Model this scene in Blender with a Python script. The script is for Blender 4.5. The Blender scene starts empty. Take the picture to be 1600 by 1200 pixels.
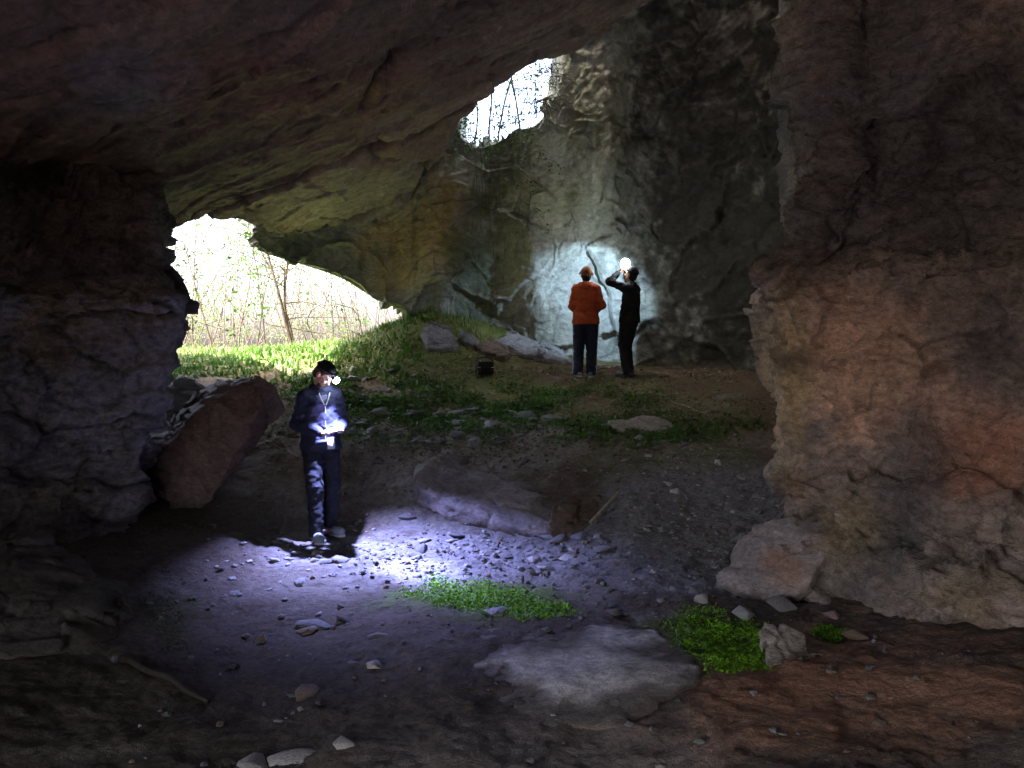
import bpy, bmesh, math, random
import numpy as np
from mathutils import Vector, Matrix

# ------------------------------------------------------------------ camera / world / light
SC = bpy.context.scene
COL = SC.collection
F_PX = 1331.0                     # focal length in pixels of the 1600 px wide photograph
CAM = np.array([0.0, 0.0, 1.985])
PITCH = math.atan(60.0 / F_PX)    # looking slightly down

cd = bpy.data.cameras.new('camera')
cd.sensor_width = 36.0
cd.lens = F_PX / 1600.0 * 36.0
cd.clip_start = 0.05
cd.clip_end = 3000.0
cam = bpy.data.objects.new('camera', cd)
cam.location = CAM
cam.rotation_euler = (math.radians(90) - PITCH, 0, 0)
COL.objects.link(cam)
SC.camera = cam

SUN_AZ = (-0.80, -0.40)           # horizontal direction towards the sun
SUN_EL = math.radians(58)
w = bpy.data.worlds.new('World')
SC.world = w
w.use_nodes = True
nt = w.node_tree
bg = nt.nodes['Background']
sky = nt.nodes.new('ShaderNodeTexSky')
sky.sky_type = 'NISHITA'
sky.sun_disc = False
sky.sun_elevation = SUN_EL
sky.sun_rotation = math.atan2(SUN_AZ[0], SUN_AZ[1])
sky.dust_density = 6.0
sky.air_density = 0.7
sky.ozone_density = 0.3
nt.links.new(sky.outputs[0], bg.inputs[0])
bg.inputs[1].default_value = 0.15

sl = bpy.data.lights.new('sun', 'SUN')
sl.energy = 2.8
sl.angle = math.radians(0.5)
sl.color = (1.0, 0.95, 0.86)
so = bpy.data.objects.new('sun', sl)
sd = Vector((SUN_AZ[0], SUN_AZ[1], math.tan(SUN_EL) * math.hypot(*SUN_AZ))).normalized()
so.rotation_euler = sd.to_track_quat('Z', 'Y').to_euler()
so.location = (-20, -10, 40)
COL.objects.link(so)

SC.view_settings.view_transform = 'Standard'
SC.view_settings.look = 'None'
SC.view_settings.gamma = 1.0
SC.view_settings.use_curve_mapping = False
SC.view_settings.exposure = 4.05
cy = SC.cycles
cy.use_denoising = True
try:
    cy.denoiser = 'OPENIMAGEDENOISE'
except Exception:
    pass
cy.max_bounces = 10
cy.diffuse_bounces = 6
cy.transparent_max_bounces = 8
cy.sample_clamp_indirect = 2.0
cy.caustics_reflective = False
cy.caustics_refractive = False

# ------------------------------------------------------------------ pixel helpers
cp, sp = math.cos(PITCH), math.sin(PITCH)

def ray(px, py):
    u = (px - 800.0) / F_PX
    v = -(py - 600.0) / F_PX
    return np.array([u, cp + v * sp, -sp + v * cp])

def PX(px, py, d):
    r = ray(px, py)
    return CAM + r * (d / r[1])

def project(P):
    q = P - CAM
    zc = q[:, 1] * cp - q[:, 2] * sp
    vc = q[:, 1] * sp + q[:, 2] * cp
    zc = np.where(np.abs(zc) < 1e-3, 1e-3, zc)
    px = 800 + F_PX * q[:, 0] / zc
    py = 600 - F_PX * vc / zc
    px[zc < 0.3] = -9999
    return px, py

# ------------------------------------------------------------------ numpy noise
_rs = np.random.RandomState(7)
PERM = np.concatenate([_rs.permutation(256)] * 3).astype(np.int32)
G = _rs.normal(size=(256, 3)).astype(np.float32)
G /= np.linalg.norm(G, axis=1, keepdims=True)
RND = _rs.rand(256, 8).astype(np.float32)

def perlin(p):
    p = np.asarray(p, np.float32)
    i = np.floor(p).astype(np.int32)
    f = p - i
    i &= 255
    u = f * f * f * (f * (f * 6 - 15) + 10)
    out = 0
    for dx in (0, 1):
        wx = u[:, 0] if dx else 1 - u[:, 0]
        a = PERM[i[:, 0] + dx]
        for dy in (0, 1):
            wy = wx * (u[:, 1] if dy else 1 - u[:, 1])
            b = PERM[a + i[:, 1] + dy]
            for dz in (0, 1):
                wz = wy * (u[:, 2] if dz else 1 - u[:, 2])
                g = G[PERM[b + i[:, 2] + dz]]
                out = out + wz * (g[:, 0] * (f[:, 0] - dx) + g[:, 1] * (f[:, 1] - dy) + g[:, 2] * (f[:, 2] - dz))
    return out * 1.5

def fbm(p, o=4, gain=0.5, seed=0.0, ridged=False):
    p = np.asarray(p, np.float32) + np.float32(seed * 17.31)
    s = 0; a = 1.0; t = 0
    for k in range(o):
        n = perlin(p)
        if ridged:
            n = 1 - 2 * np.abs(n)
        s = s + a * n
        t += a
        a *= gain
        p = p * np.float32(2.03) + np.float32(3.7)
    return s / t

def cells(p, seed=0):
    """blocky break-up: offset + tilt of the nearest cell, and the distance to its border"""
    p = np.asarray(p, np.float32) + np.float32(seed * 9.17)
    i0 = np.floor(p).astype(np.int32)
    n = len(p)
    b1 = np.full(n, 1e9, np.float32); b2 = b1.copy(); bh = np.zeros(n, np.int32)
    bd = np.zeros((n, 3), np.float32)
    for dx in (-1, 0, 1):
        for dy in (-1, 0, 1):
            for dz in (-1, 0, 1):
                c = i0 + np.array([dx, dy, dz], np.int32)
                h = PERM[PERM[PERM[c[:, 0] & 255] + (c[:, 1] & 255)] + (c[:, 2] & 255)]
                d = p - (c + 0.1 + 0.8 * RND[h, :3])
                q = (d * d).sum(1)
                m = q < b1
                b2 = np.where(m, b1, np.minimum(b2, q))
                b1 = np.where(m, q, b1)
                bh = np.where(m, h, bh)
                bd[m] = d[m]
    tilt = RND[bh, 3:6] - 0.5
    off = RND[bh, 6] - 0.5
    return off + (tilt * bd).sum(1) * 1.2, np.sqrt(b2) - np.sqrt(b1), RND[bh, 7]

def sst(a, b, x):
    t = np.clip((x - a) / (b - a), 0, 1)
    return t * t * (3 - 2 * t)

# ------------------------------------------------------------------ scene helpers
def put(name, me, mat=None, parent=None):
    o = bpy.data.objects.new(name, me)
    COL.objects.link(o)
    if mat is not None and len(me.materials) == 0:
        me.materials.append(mat)
    if parent is not None:
        o.parent = parent
    return o

def tag(o, label=None, cat=None, group=None, kind=None):
    if label: o['label'] = label
    if cat: o['category'] = cat
    if group: o['group'] = group
    if kind: o['kind'] = kind
    return o

def mesh_np(name, V, Fc, smooth=True, color=None):
    V = np.asarray(V, np.float32); Fc = np.asarray(Fc, np.int32)
    me = bpy.data.meshes.new(name)
    k = Fc.shape[1]
    me.vertices.add(len(V)); me.vertices.foreach_set('co', V.ravel())
    me.loops.add(Fc.size); me.loops.foreach_set('vertex_index', Fc.ravel())
    me.polygons.add(len(Fc))
    me.polygons.foreach_set('loop_start', np.arange(0, Fc.size, k, dtype=np.int32))
    me.polygons.foreach_set('loop_total', np.full(len(Fc), k, np.int32))
    me.update(calc_edges=True)
    if smooth:
        me.polygons.foreach_set('use_smooth', np.ones(len(Fc), bool))
    if color is not None:
        ca = me.color_attributes.new('tint', 'FLOAT_COLOR', 'POINT')
        c4 = np.ones((len(V), 4), np.float32); c4[:, :3] = np.clip(color, 0.004, 0.9)
        ca.data.foreach_set('color', c4.ravel())
    return me

def empty(name, loc=(0, 0, 0), rz=0.0):
    o = bpy.data.objects.new(name, None)
    o.empty_display_size = 0.1
    o.location = loc; o.rotation_euler = (0, 0, rz)
    COL.objects.link(o)
    return o

# ------------------------------------------------------------------ materials
def newmat(name):
    m = bpy.data.materials.new(name); m.use_nodes = True
    t = m.node_tree
    return m, t, t.nodes['Principled BSDF']

def rock_mat(name, scale=1.0, bump=0.5, rough=0.85, var=0.5, spec=0.25):
    m, t, b = newmat(name)
    N = t.nodes.new; L = t.links.new
    at = N('ShaderNodeAttribute'); at.attribute_name = 'tint'
    tc = N('ShaderNodeTexCoord')
    mp = N('ShaderNodeMapping'); mp.inputs['Scale'].default_value = (scale, scale, scale * 1.6)
    L(tc.outputs['Object'], mp.inputs[0])
    n1 = N('ShaderNodeTexNoise'); n1.inputs['Scale'].default_value = 9; n1.inputs['Detail'].default_value = 9; n1.inputs['Roughness'].default_value = 0.68
    n2 = N('ShaderNodeTexNoise'); n2.inputs['Scale'].default_value = 42; n2.inputs['Detail'].default_value = 6; n2.inputs['Roughness'].default_value = 0.7
    L(mp.outputs[0], n1.inputs['Vector']); L(mp.outputs[0], n2.inputs['Vector'])
    r1 = N('ShaderNodeMapRange'); r1.inputs[1].default_value = 0.3; r1.inputs[2].default_value = 0.7
    r1.inputs[3].default_value = 1 - var; r1.inputs[4].default_value = 1 + var
    L(n1.outputs['Fac'], r1.inputs[0])
    r2 = N('ShaderNodeMapRange'); r2.inputs[1].default_value = 0.3; r2.inputs[2].default_value = 0.7
    r2.inputs[3].default_value = 1 - var * 0.55; r2.inputs[4].default_value = 1 + var * 0.55
    L(n2.outputs['Fac'], r2.inputs[0])
    mu = N('ShaderNodeMath'); mu.operation = 'MULTIPLY'
    L(r1.outputs[0], mu.inputs[0]); L(r2.outputs[0], mu.inputs[1])
    vm = N('ShaderNodeVectorMath'); vm.operation = 'SCALE'
    L(at.outputs['Color'], vm.inputs[0]); L(mu.outputs[0], vm.inputs['Scale'])
    L(vm.outputs[0], b.inputs['Base Color'])
    b.inputs['Roughness'].default_value = rough
    b.inputs['Specular IOR Level'].default_value = spec
    ad = N('ShaderNodeMath'); ad.operation = 'MULTIPLY_ADD'; ad.inputs[1].default_value = 0.35
    L(n2.outputs['Fac'], ad.inputs[0]); L(n1.outputs['Fac'], ad.inputs[2])
    bp = N('ShaderNodeBump'); bp.inputs['Strength'].default_value = bump; bp.inputs['Distance'].default_value = 0.05
    L(ad.outputs[0], bp.inputs['Height']); L(bp.outputs[0], b.inputs['Normal'])
    return m

def plain(name, col, rough=0.8, var=0.2, scale=30, emit=None, es=0, bump=0.0, spec=0.3, trans=0.0):
    m, t, b = newmat(name)
    N = t.nodes.new; L = t.links.new
    tc = N('ShaderNodeTexCoord')
    n1 = N('ShaderNodeTexNoise'); n1.inputs['Scale'].default_value = scale; n1.inputs['Detail'].default_value = 5
    L(tc.outputs['Object'], n1.inputs['Vector'])
    r1 = N('ShaderNodeMapRange'); r1.inputs[1].default_value = 0.3; r1.inputs[2].default_value = 0.7
    r1.inputs[3].default_value = 1 - var; r1.inputs[4].default_value = 1 + var
    L(n1.outputs['Fac'], r1.inputs[0])
    vm = N('ShaderNodeVectorMath'); vm.operation = 'SCALE'; vm.inputs[0].default_value = col
    L(r1.outputs[0], vm.inputs['Scale']); L(vm.outputs[0], b.inputs['Base Color'])
    b.inputs['Roughness'].default_value = rough
    b.inputs['Specular IOR Level'].default_value = spec
    if emit:
        b.inputs['Emission Color'].default_value = (*emit, 1); b.inputs['Emission Strength'].default_value = es
    if bump:
        bp = N('ShaderNodeBump'); bp.inputs['Strength'].default_value = bump; bp.inputs['Distance'].default_value = 0.01
        L(n1.outputs['Fac'], bp.inputs['Height']); L(bp.outputs[0], b.inputs['Normal'])
    if trans:
        tr = N('ShaderNodeBsdfTranslucent'); L(vm.outputs[0], tr.inputs[0])
        mx = N('ShaderNodeMixShader'); mx.inputs[0].default_value = trans
        out = t.nodes['Material Output']
        L(b.outputs[0], mx.inputs[1]); L(tr.outputs[0], mx.inputs[2]); L(mx.outputs[0], out.inputs[0])
    return m

M_ROCK = rock_mat('cave_rock', 1.0, 0.6, 0.8, 0.34)
M_ROCKN = rock_mat('cave_rock_near', 1.4, 1.0, 0.85, 0.5)
M_GROUND = rock_mat('cave_soil', 2.6, 0.8, 0.95, 0.36, 0.15)
M_BOULDER = rock_mat('boulder_rock', 2.2, 0.6, 0.75, 0.4)
M_LEAF = plain('leaf_green', (0.065, 0.15, 0.02), 0.5, 0.45, 3, trans=0.35)
M_LEAF2 = plain('leaf_pale', (0.09, 0.15, 0.03), 0.5, 0.45, 3, trans=0.35)
M_GRASS = plain('grass_green', (0.10, 0.15, 0.04), 0.5, 0.45, 2, trans=0.35)
M_MOSS = plain('moss_green', (0.15, 0.35, 0.012), 0.7, 0.4, 14, trans=0.2)
M_BARK = plain('bark_brown', (0.06, 0.042, 0.032), 0.9, 0.35, 18, bump=0.5)
M_TWIG = plain('twig_mauve', (0.085, 0.06, 0.057), 0.9, 0.35, 18)
M_STICK = plain('dry_stick', (0.34, 0.27, 0.20), 0.8, 0.35, 20, bump=0.3)

# ------------------------------------------------------------------ sheets of rock
def crom(C, t):
    """Catmull-Rom along axis 0 at parameters t"""
    n = C.shape[0]
    i = np.clip(np.floor(t).astype(int), 0, n - 2); f = (t - i)
    sh = (-1,) + (1,) * (C.ndim - 1)
    f = f.reshape(sh)
    g = lambda k: C[np.clip(k, 0, n - 1)]
    p0, p1, p2, p3 = g(i - 1), g(i), g(i + 1), g(i + 2)
    m1 = (p2 - p0) * 0.42; m2 = (p3 - p1) * 0.42
    f2 = f * f; f3 = f2 * f
    return (2*f3 - 3*f2 + 1) * p1 + (f3 - 2*f2 + f) * m1 + (-2*f3 + 3*f2) * p2 + (f3 - f2) * m2

def params(counts):
    out = []
    for k, c in enumerate(counts):
        out.append(k + np.arange(c) / c)
    out.append(np.array([len(counts)], float))
    return np.concatenate(out)

def sheet(name, ctrl, rc, cc, disp, paint, mat, label, flip=False, cat=None):
    ctrl = np.asarray(ctrl, float)
    A = crom(ctrl, params(rc))
    A = crom(A.transpose(1, 0, 2), params(cc)).transpose(1, 0, 2)
    R, C = A.shape[:2]
    du = np.gradient(A, axis=1); dv = np.gradient(A, axis=0)
    Nn = np.cross(du, dv); Nn /= np.maximum(np.linalg.norm(Nn, axis=2, keepdims=True), 1e-9)
    if flip: Nn = -Nn
    P = A.reshape(-1, 3); N2 = Nn.reshape(-1, 3)
    dd, aux = disp(P, N2)
    V = P + N2 * dd[:, None]
    col = paint(V, aux)
    idx = np.arange(R * C).reshape(R, C)
    q = np.stack([idx[:-1, :-1], idx[:-1, 1:], idx[1:, 1:], idx[1:, :-1]], -1).reshape(-1, 4)
    if flip: q = q[:, ::-1]
    me = mesh_np(name, V, q, True, col)
    o = put(name, me, mat)
    tag(o, label, cat, kind='structure')
    return o

def frame_of(b):
    b = np.array(b, float); b /= np.linalg.norm(b)
    a = np.cross(b, [0, 1, 0]); a /= np.linalg.norm(a)
    return np.stack([a, np.cross(b, a), b], 1)

def rock_disp(seed, bed, big=0.25, blocks=0.2, bs=0.9, small=0.06, ss=3.0, fine=0.02, st=(0.55, 0.55, 1.5), crack=0.03, layer=0.04, lf=3.0, lump=0.03):
    B = frame_of(bed)
    def f(P, N):
        q = P @ B
        wv = np.stack([fbm(P * 0.8, 3, seed=seed + k) for k in (1, 2, 3)], 1)
        w2 = np.stack([fbm(P * 4.0, 2, seed=seed + k + 60) for k in (1, 2, 3)], 1)
        qw = q + wv * 0.45 + w2 * 0.05
        d = big * fbm(P * 0.45, 3, seed=seed)
        c1, e1, r1 = cells(qw * (np.array(st) * bs), seed)
        c2, e2, r2 = cells((q + wv * 0.22 + w2 * 0.04) * (np.array(st) * ss * 0.9), seed + 3)
        c3, e3, r3 = cells((q + wv * 0.12 + w2 * 0.03) * (np.array(st) * ss * 2.4), seed + 8)
        d = d + blocks * c1 + small * 1.3 * c2 + small * 0.55 * c3
        brk = fbm(P * 0.9, 2, seed=seed + 11)
        k1 = sst(0.045, 0.0, e1) * sst(-0.15, 0.2, brk)
        k2 = sst(0.07, 0, e2) * sst(0.0, 0.3, fbm(P * 1.3, 2, seed=seed + 7))
        d = d - crack * 2.2 * k1 - crack * 0.9 * k2
        # bedding: each layer stands proud and breaks back
        v = qw[:, 2] * lf + 1.2 * fbm(P * 0.6, 2, seed=seed + 14)
        li = np.floor(v).astype(np.int64); s_ = v - li
        hr = RND[PERM[li & 255], 0]
        msk = sst(-0.25, 0.3, fbm(P * np.array([.7, .7, .7]), 3, seed=seed + 15))
        d = d + layer * msk * ((0.4 + hr) * np.sqrt(s_) * sst(1.0, 0.90, s_))
        d = d + fine * fbm(qw * np.array([4, 4, 8.0]), 5, 0.62, seed=seed + 5) * 2.4
        d = d + small * 0.7 * fbm(qw * np.array([1.5, 1.5, 3.5]), 4, 0.55, seed=seed + 6, ridged=True)
        d = d + lump * fbm(P * 5.0, 3, 0.6, seed=seed + 16, ridged=True) * sst(-.1, .35, fbm(P * .8, 2, seed=seed + 17))
        dirt = np.maximum(k1, 0.8 * k2)
        dirt = np.maximum(dirt, 0.7 * msk * sst(0.86, 0.95, s_))
        return d, dict(r1=r1, r2=r2, r3=r3, q=q, w=wv, dirt=dirt)
    return f

def mixc(a, b, t):
    return a + (np.asarray(b) - a) * np.clip(t, 0, 1)[:, None]

def blobs(V, col, lst, seed=0):
    px, py = project(V)
    n = fbm(V * 1.3, 5, 0.6, seed=seed + 21); n2 = fbm(V * 5.5, 5, 0.65, seed=seed + 23)
    for (x, y, rx, ry, c, s) in lst:
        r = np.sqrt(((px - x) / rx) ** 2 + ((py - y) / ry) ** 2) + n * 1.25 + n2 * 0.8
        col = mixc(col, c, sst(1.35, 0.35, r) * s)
    return col

def rock_paint(c0, c1, c2, lst=(), seed=0, block_var=0.25, lichen=1.0):
    def f(V, aux):
        n1 = fbm(V * 0.7, 4, seed=seed + 31); n2 = fbm(aux['q'] * np.array([1.2, 1.2, 5]), 4, 0.6, seed=seed + 33)
        col = np.tile(np.asarray(c0, float), (len(V), 1))
        col = mixc(col, c1, sst(-0.3, 0.35, n1 + 0.3 * n2))
        col = mixc(col, c2, sst(0.0, 0.45, n2 + 0.2 * n1) * 0.7)
        k = 1 + block_var * (aux['r1'] - 0.5) + block_var * 0.8 * (aux['r2'] - 0.5) + block_var * 0.5 * (aux['r3'] - 0.5)
        lich = sst(0.18, 0.42, fbm(V * 2.3, 5, 0.65, seed=seed + 35))
        col = mixc(col, np.array(c1) * 1.5, lich * 0.4 * lichen)
        col = blobs(V, col, lst, seed)
        col = mixc(col, col * 1.45, lich * 0.6 * lichen)
        stain = sst(0.12, 0.4, fbm(V * np.array([3.5, 3.5, .5]), 4, 0.6, seed=seed + 36))
        col = mixc(col, col * 0.45, stain * 0.6)
        return mixc(col * k[:, None], np.array(c0) * 0.35, aux['dirt'] * 0.6)
    return f

# ---- ceiling slab
# one tilted bed: z = CZ + CB*x + CC*y; each edge pixel gets its depth from that plane
CZ, CB, CC = 7.13, 0.453, -0.10
def on_bed(px, py):
    r = ray(px, py); r = r / r[1]
    return CAM + r * (CZ - CAM[2]) / (r[2] - CB * r[0] - CC)
edge = [(-700, 350), (-250, 350), (60, 352), (255, 352), (330, 342), (400, 347), (470, 366), (535, 352), (600, 333), (645, 298), (700, 198), (735, 158), (780, 128), (830, 98), (872, 84),
        (950, 34), (1040, -30), (1200, -120), (1500, -220), (1900, -300)]
E = np.array([on_bed(*e) for e in edge])
E[:, 2] = np.clip(E[:, 2], 3.0, 8.2)
rowsC = []
for f in (0, .217, .39, .543, .65, .74, .826, .904, .982):
    q = E.copy(); q[:, 1] = -10 + (E[:, 1] + 10) * f
    q[:, 0] = E[:, 0] * (1 + 0.06 * (1 - f))
    q[:, 2] = np.clip(CZ + CB * q[:, 0] + CC * q[:, 1], 3.2, 8.2 if f > .6 else np.interp(f, [0, .3, .45, .6], [3.6, 3.8, 4.6, 7.0]))  # unseen rear rows kept low to hold daylight off the upper buttress
    rowsC.append(q)
rowsC.append(E)
for dy, za, mx in ((0.06, 0.30, 0), (-0.1, 1.0, 0), (-0.4, 12.5, 1), (-5, 15.0, 1)):  # top rows add an unseen cliff keeping sun out of the roof hole
    q = E.copy(); q[:, 1] += dy; q[:, 2] = np.maximum(E[:, 2] + 2, za) if mx else E[:, 2] + za; rowsC.append(q)
ceil_cols = [6, 14, 40, 26, 26, 26, 26, 26, 22, 26, 22, 20, 20, 20, 26, 26, 30, 14, 8]
sheet('cave_ceiling', rowsC, [4, 6, 10, 36, 50, 60, 70, 64, 14, 14, 10, 6, 4], ceil_cols,
      rock_disp(1.0, (-0.25, 0.85, 0.45), 0.10, 0.14, 0.42, 0.04, 2.0, 0.022, st=(0.35, 0.6, 1.2), crack=0.05, layer=.06, lf=2.2, lump=.012),
      rock_paint((0.21, 0.152, 0.128), (0.30, 0.215, 0.17), (0.18, 0.16, 0.15),
                 [(560, 320, 170, 70, (0.29, 0.27, 0.25), .8), (320, 280, 140, 70, (0.155, 0.13, 0.12), .8), (420, 130, 300, 60, (0.28, 0.15, 0.11), .6), (200, 130, 90, 60, (0.22, 0.22, 0.26), .6)], 1),
      M_ROCK, 'brown layered rock ceiling sloping over the cave mouth', flip=True)

# ---- back wall with hanging prow, skylight rim
cols = [392, 410, 450, 500, 545, 590, 640, 690, 712, 740, 770, 800, 835, 860, 882, 900, 930, 960, 1010, 1080, 1150, 1220, 1300, 1420]
botL = {392: 370, 410: 393, 450: 408, 500: 424, 545: 443, 590: 473, 640: 491, 690: 504}
def wall_d(px, py):
    xs = [392, 410, 470, 535, 600, 645, 690, 712, 745, 785, 820, 860, 900, 1000, 1100, 1200, 1300, 1420]
    ds = [13.7, 13.85, 15.2, 15.75, 16.1, 15.9, 15.6, 15.45, 15.5, 15.45, 15.0, 14.95, 15.0, 15.0, 14.6, 13.9, 13.0, 11.8]
    d = np.interp(px, xs, ds)
    # the slab leans: lower lip further back under the prow, upper part towards us
    d += np.interp(py, [0, 200, 400, 500, 600], [-0.5, -0.35, 0.0, 0.1, 0.0])
    if px > 880:      # a rib shades the dark bay beside it
        up = np.interp(py, [150, 330, 420], [1, 1, 0.0])
        d += up * np.interp(px, [880, 930, 960, 1010, 1100, 1300], [0, -.25, -.35, .35, .55, .3])
    if px < 700:
        d += np.interp(py, [300, 370, 500], [0.0, 0.0, -0.25]) * np.interp(px, [392, 600], [0.2, 1])
    return d
rimtop = {690: 196, 712: 200, 740: 226, 770: 222, 800: 203, 835: 190, 860: 160, 882: 120}
grid = []
nb = 3
lev = [0, 0.18, 0.36, 0.54, 0.72, 0.88, 1.0]
for c in cols:
    colp = []
    if c in botL and c <= 690:
        b = botL[c]; d = wall_d(c, b)
        p = PX(c, b, d)
        colp += [p + [0.2, 3.5, 3.0], p + [0.1, 1.8, 0.9], p + [0, 0.7, 0.2]]
        bot = b
    else:
        bot = float(np.interp(c, [690, 712, 740, 800, 1000, 1200, 1420], [500, 540, 560, 575, 610, 640, 680]))
        p = PX(c, bot, wall_d(c, bot))
        colp += [p + [0, 0.6, -1.2], p + [0, 0.3, -0.8], p + [0, 0.05, -0.35]]
    if c in rimtop:
        top = rimtop[c]
    elif c < 690:
        top = float(np.interp(c, [392, 450, 535, 600, 640, 690], [330, 335, 325, 300, 262, 196]))
    else:
        top = float(np.interp(c, [882, 900, 950, 1010, 1080, 1220, 1420], [120, 40, -20, -80, -130, -200, -300]))
    for l in lev:
        py = bot + (top - bot) * l
        colp.append(PX(c, py, wall_d(c, py)))
    p = colp[-1]
    if 700 < c < 870:     # open skylight rim: turns away outwards
        colp += [p + [0, 0.25, 0.02], p + [0, 1.2, 0.05], p + [0, 6, 0.2]]
    elif c <= 700:
        colp += [p + [0, 0.12, 0.8], p + [-.1, -1.2, 4.0], p + [-.5, -3.2, 9.0]]  # added unseen crag above the wall, leaning over to block the sun
    else:
        colp += [p + [0, 0.12, 0.5], p + [0, -0.2, 1.8], p + [0, -2.5, 3.2]]
    grid.append(colp)
WG = np.array(grid).transpose(1, 0, 2)
OCH = (0.42, 0.30, 0.17); GRN = (0.10, 0.12, 0.075); PALE = (0.40, 0.42, 0.36); GREY = (0.26, 0.28, 0.25)
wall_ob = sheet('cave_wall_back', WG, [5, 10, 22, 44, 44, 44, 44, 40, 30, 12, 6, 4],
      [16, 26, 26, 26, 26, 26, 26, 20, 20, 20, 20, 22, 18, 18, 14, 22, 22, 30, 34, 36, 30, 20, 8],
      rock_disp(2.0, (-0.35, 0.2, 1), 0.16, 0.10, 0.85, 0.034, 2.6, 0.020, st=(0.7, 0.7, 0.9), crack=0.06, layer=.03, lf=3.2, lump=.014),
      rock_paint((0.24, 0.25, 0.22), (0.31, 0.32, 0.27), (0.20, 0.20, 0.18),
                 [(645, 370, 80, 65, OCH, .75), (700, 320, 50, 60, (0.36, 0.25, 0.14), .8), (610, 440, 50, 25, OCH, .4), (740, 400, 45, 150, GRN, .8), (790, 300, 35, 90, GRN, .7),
                  (460, 385, 60, 25, (0.16, 0.18, 0.14), .7), (885, 235, 85, 190, (0.46, 0.49, 0.40), .95), (860, 310, 34, 60, (0.33, 0.32, 0.17), .55), (960, 160, 60, 90, (0.36, 0.36, 0.29), .6),  # pale grey green rock, lightened further for the roof hole's soft light
                  (920, 470, 110, 100, (0.42, 0.45, 0.44), .85), (1110, 300, 125, 330, (0.055, 0.05, 0.04), .97), (1180, 450, 120, 140, (0.04, 0.036, 0.028), .97), (1210, 330, 90, 220, (0.04, 0.036, 0.03), .97), (1250, 120, 110, 200, (0.05, 0.045, 0.04), .9), (1140, 150, 170, 260, (0.055, 0.05, 0.042), .95), (1130, 430, 110, 200, (0.05, 0.046, 0.038), .9), (1120, 430, 60, 100, (0.045, 0.042, 0.034), .9), (900, 200, 30, 110, (0.20, 0.22, 0.12), .6), (960, 260, 25, 120, (0.17, 0.18, 0.12), .6), (1110, 585, 70, 14, (0.26, 0.22, 0.17), .7), (850, 520, 50, 40, (0.3, 0.32, 0.28), .8)], 2, .15, .35),  # near-black blobs paint the right bay's shade into the rock colour
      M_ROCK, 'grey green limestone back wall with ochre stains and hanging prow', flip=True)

# ---- right buttress
sil = [(1225, -560, 7.6), (1232, -250, 7.4), (1238, -60, 7.3), (1240, 70, 7.25), (1246, 190, 7.2), (1262, 275, 7.15), (1232, 325, 7.05), (1214, 385, 7.0), (1172, 432, 6.85), (1190, 480, 6.9),
       (1200, 560, 6.9), (1208, 650, 6.95), (1213, 715, 6.95), (1206, 752, 6.85), (1240, 790, 6.8), (1278, 815, 6.65), (1266, 860, 6.45), (1270, 920, 6.35), (1290, 990, 6.3), (1300, 1080, 6.3)]
S = np.array([PX(s[0] + (18 if s[1] < 400 else 4), s[1], s[2]) for s in sil])
offs = [(2.2, 9.0), (1.6, 5.5), (0.9, 2.6), (0.28, 0.8), (0.0, 0.0), (0.14, -0.22), (0.42, -0.46), (0.8, -0.72), (1.2, -1.15), (1.55, -1.9), (1.8, -3.0), (1.9, -5.5), (0.9, -9.5), (-2.4, -13.5)]  # last columns curl round unseen behind the camera, leaving a gap for fill light
RW = []
for i, s in enumerate(S):
    z = s[2]
    row = []
    low = sst(1.1, 0.3, np.array([z]))[0]     # foot swells out towards the floor
    brow = math.exp(-((z - 2.55) / 0.28) ** 2)
    for k, (ox, oy) in enumerate(offs):
        p = s + np.array([ox, oy, 0])
        if k >= 6:
            p[0] -= 0.26 * low * min(1, (k - 5) / 2); p[1] -= 0.50 * low * min(1, (k - 5) / 3)
            p[0] += 0.10 * brow
        if k == 6 and z > 2.3: p[1] += 0.28; p[0] += .02        # crease between nose and upper wall
        if k == 7 and z > 2.3: p[1] -= 0.05
        row.append(p)
    RW.append(row)
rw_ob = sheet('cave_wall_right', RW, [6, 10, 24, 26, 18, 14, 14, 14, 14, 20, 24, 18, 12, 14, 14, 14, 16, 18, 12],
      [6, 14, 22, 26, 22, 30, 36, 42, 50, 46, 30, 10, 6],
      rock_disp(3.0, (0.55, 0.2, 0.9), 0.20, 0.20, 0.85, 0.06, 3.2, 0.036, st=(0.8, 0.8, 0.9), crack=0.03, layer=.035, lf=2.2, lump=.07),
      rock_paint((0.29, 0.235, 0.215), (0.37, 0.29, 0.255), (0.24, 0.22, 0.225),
                 [(1320, 570, 150, 150, (0.74, 0.48, 0.36), .92), (1235, 600, 40, 160, (0.58, 0.46, 0.28), .8), (1480, 650, 110, 50, (0.48, 0.30, 0.24), .7), (1550, 730, 110, 70, (0.46, 0.23, 0.16), .8),  # first, pink patch paints the warm light here into the rock colour
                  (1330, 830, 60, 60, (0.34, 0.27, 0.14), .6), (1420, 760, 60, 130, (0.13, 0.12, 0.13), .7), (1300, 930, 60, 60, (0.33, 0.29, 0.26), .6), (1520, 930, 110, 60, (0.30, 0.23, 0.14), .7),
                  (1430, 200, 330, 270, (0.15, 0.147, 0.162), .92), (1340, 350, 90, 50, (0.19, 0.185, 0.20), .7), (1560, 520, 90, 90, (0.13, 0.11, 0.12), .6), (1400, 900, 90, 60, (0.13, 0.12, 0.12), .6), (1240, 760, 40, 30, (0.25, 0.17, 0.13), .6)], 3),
      M_ROCKN, 'brown and pink rock buttress overhanging the right of the chamber', flip=False)

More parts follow.
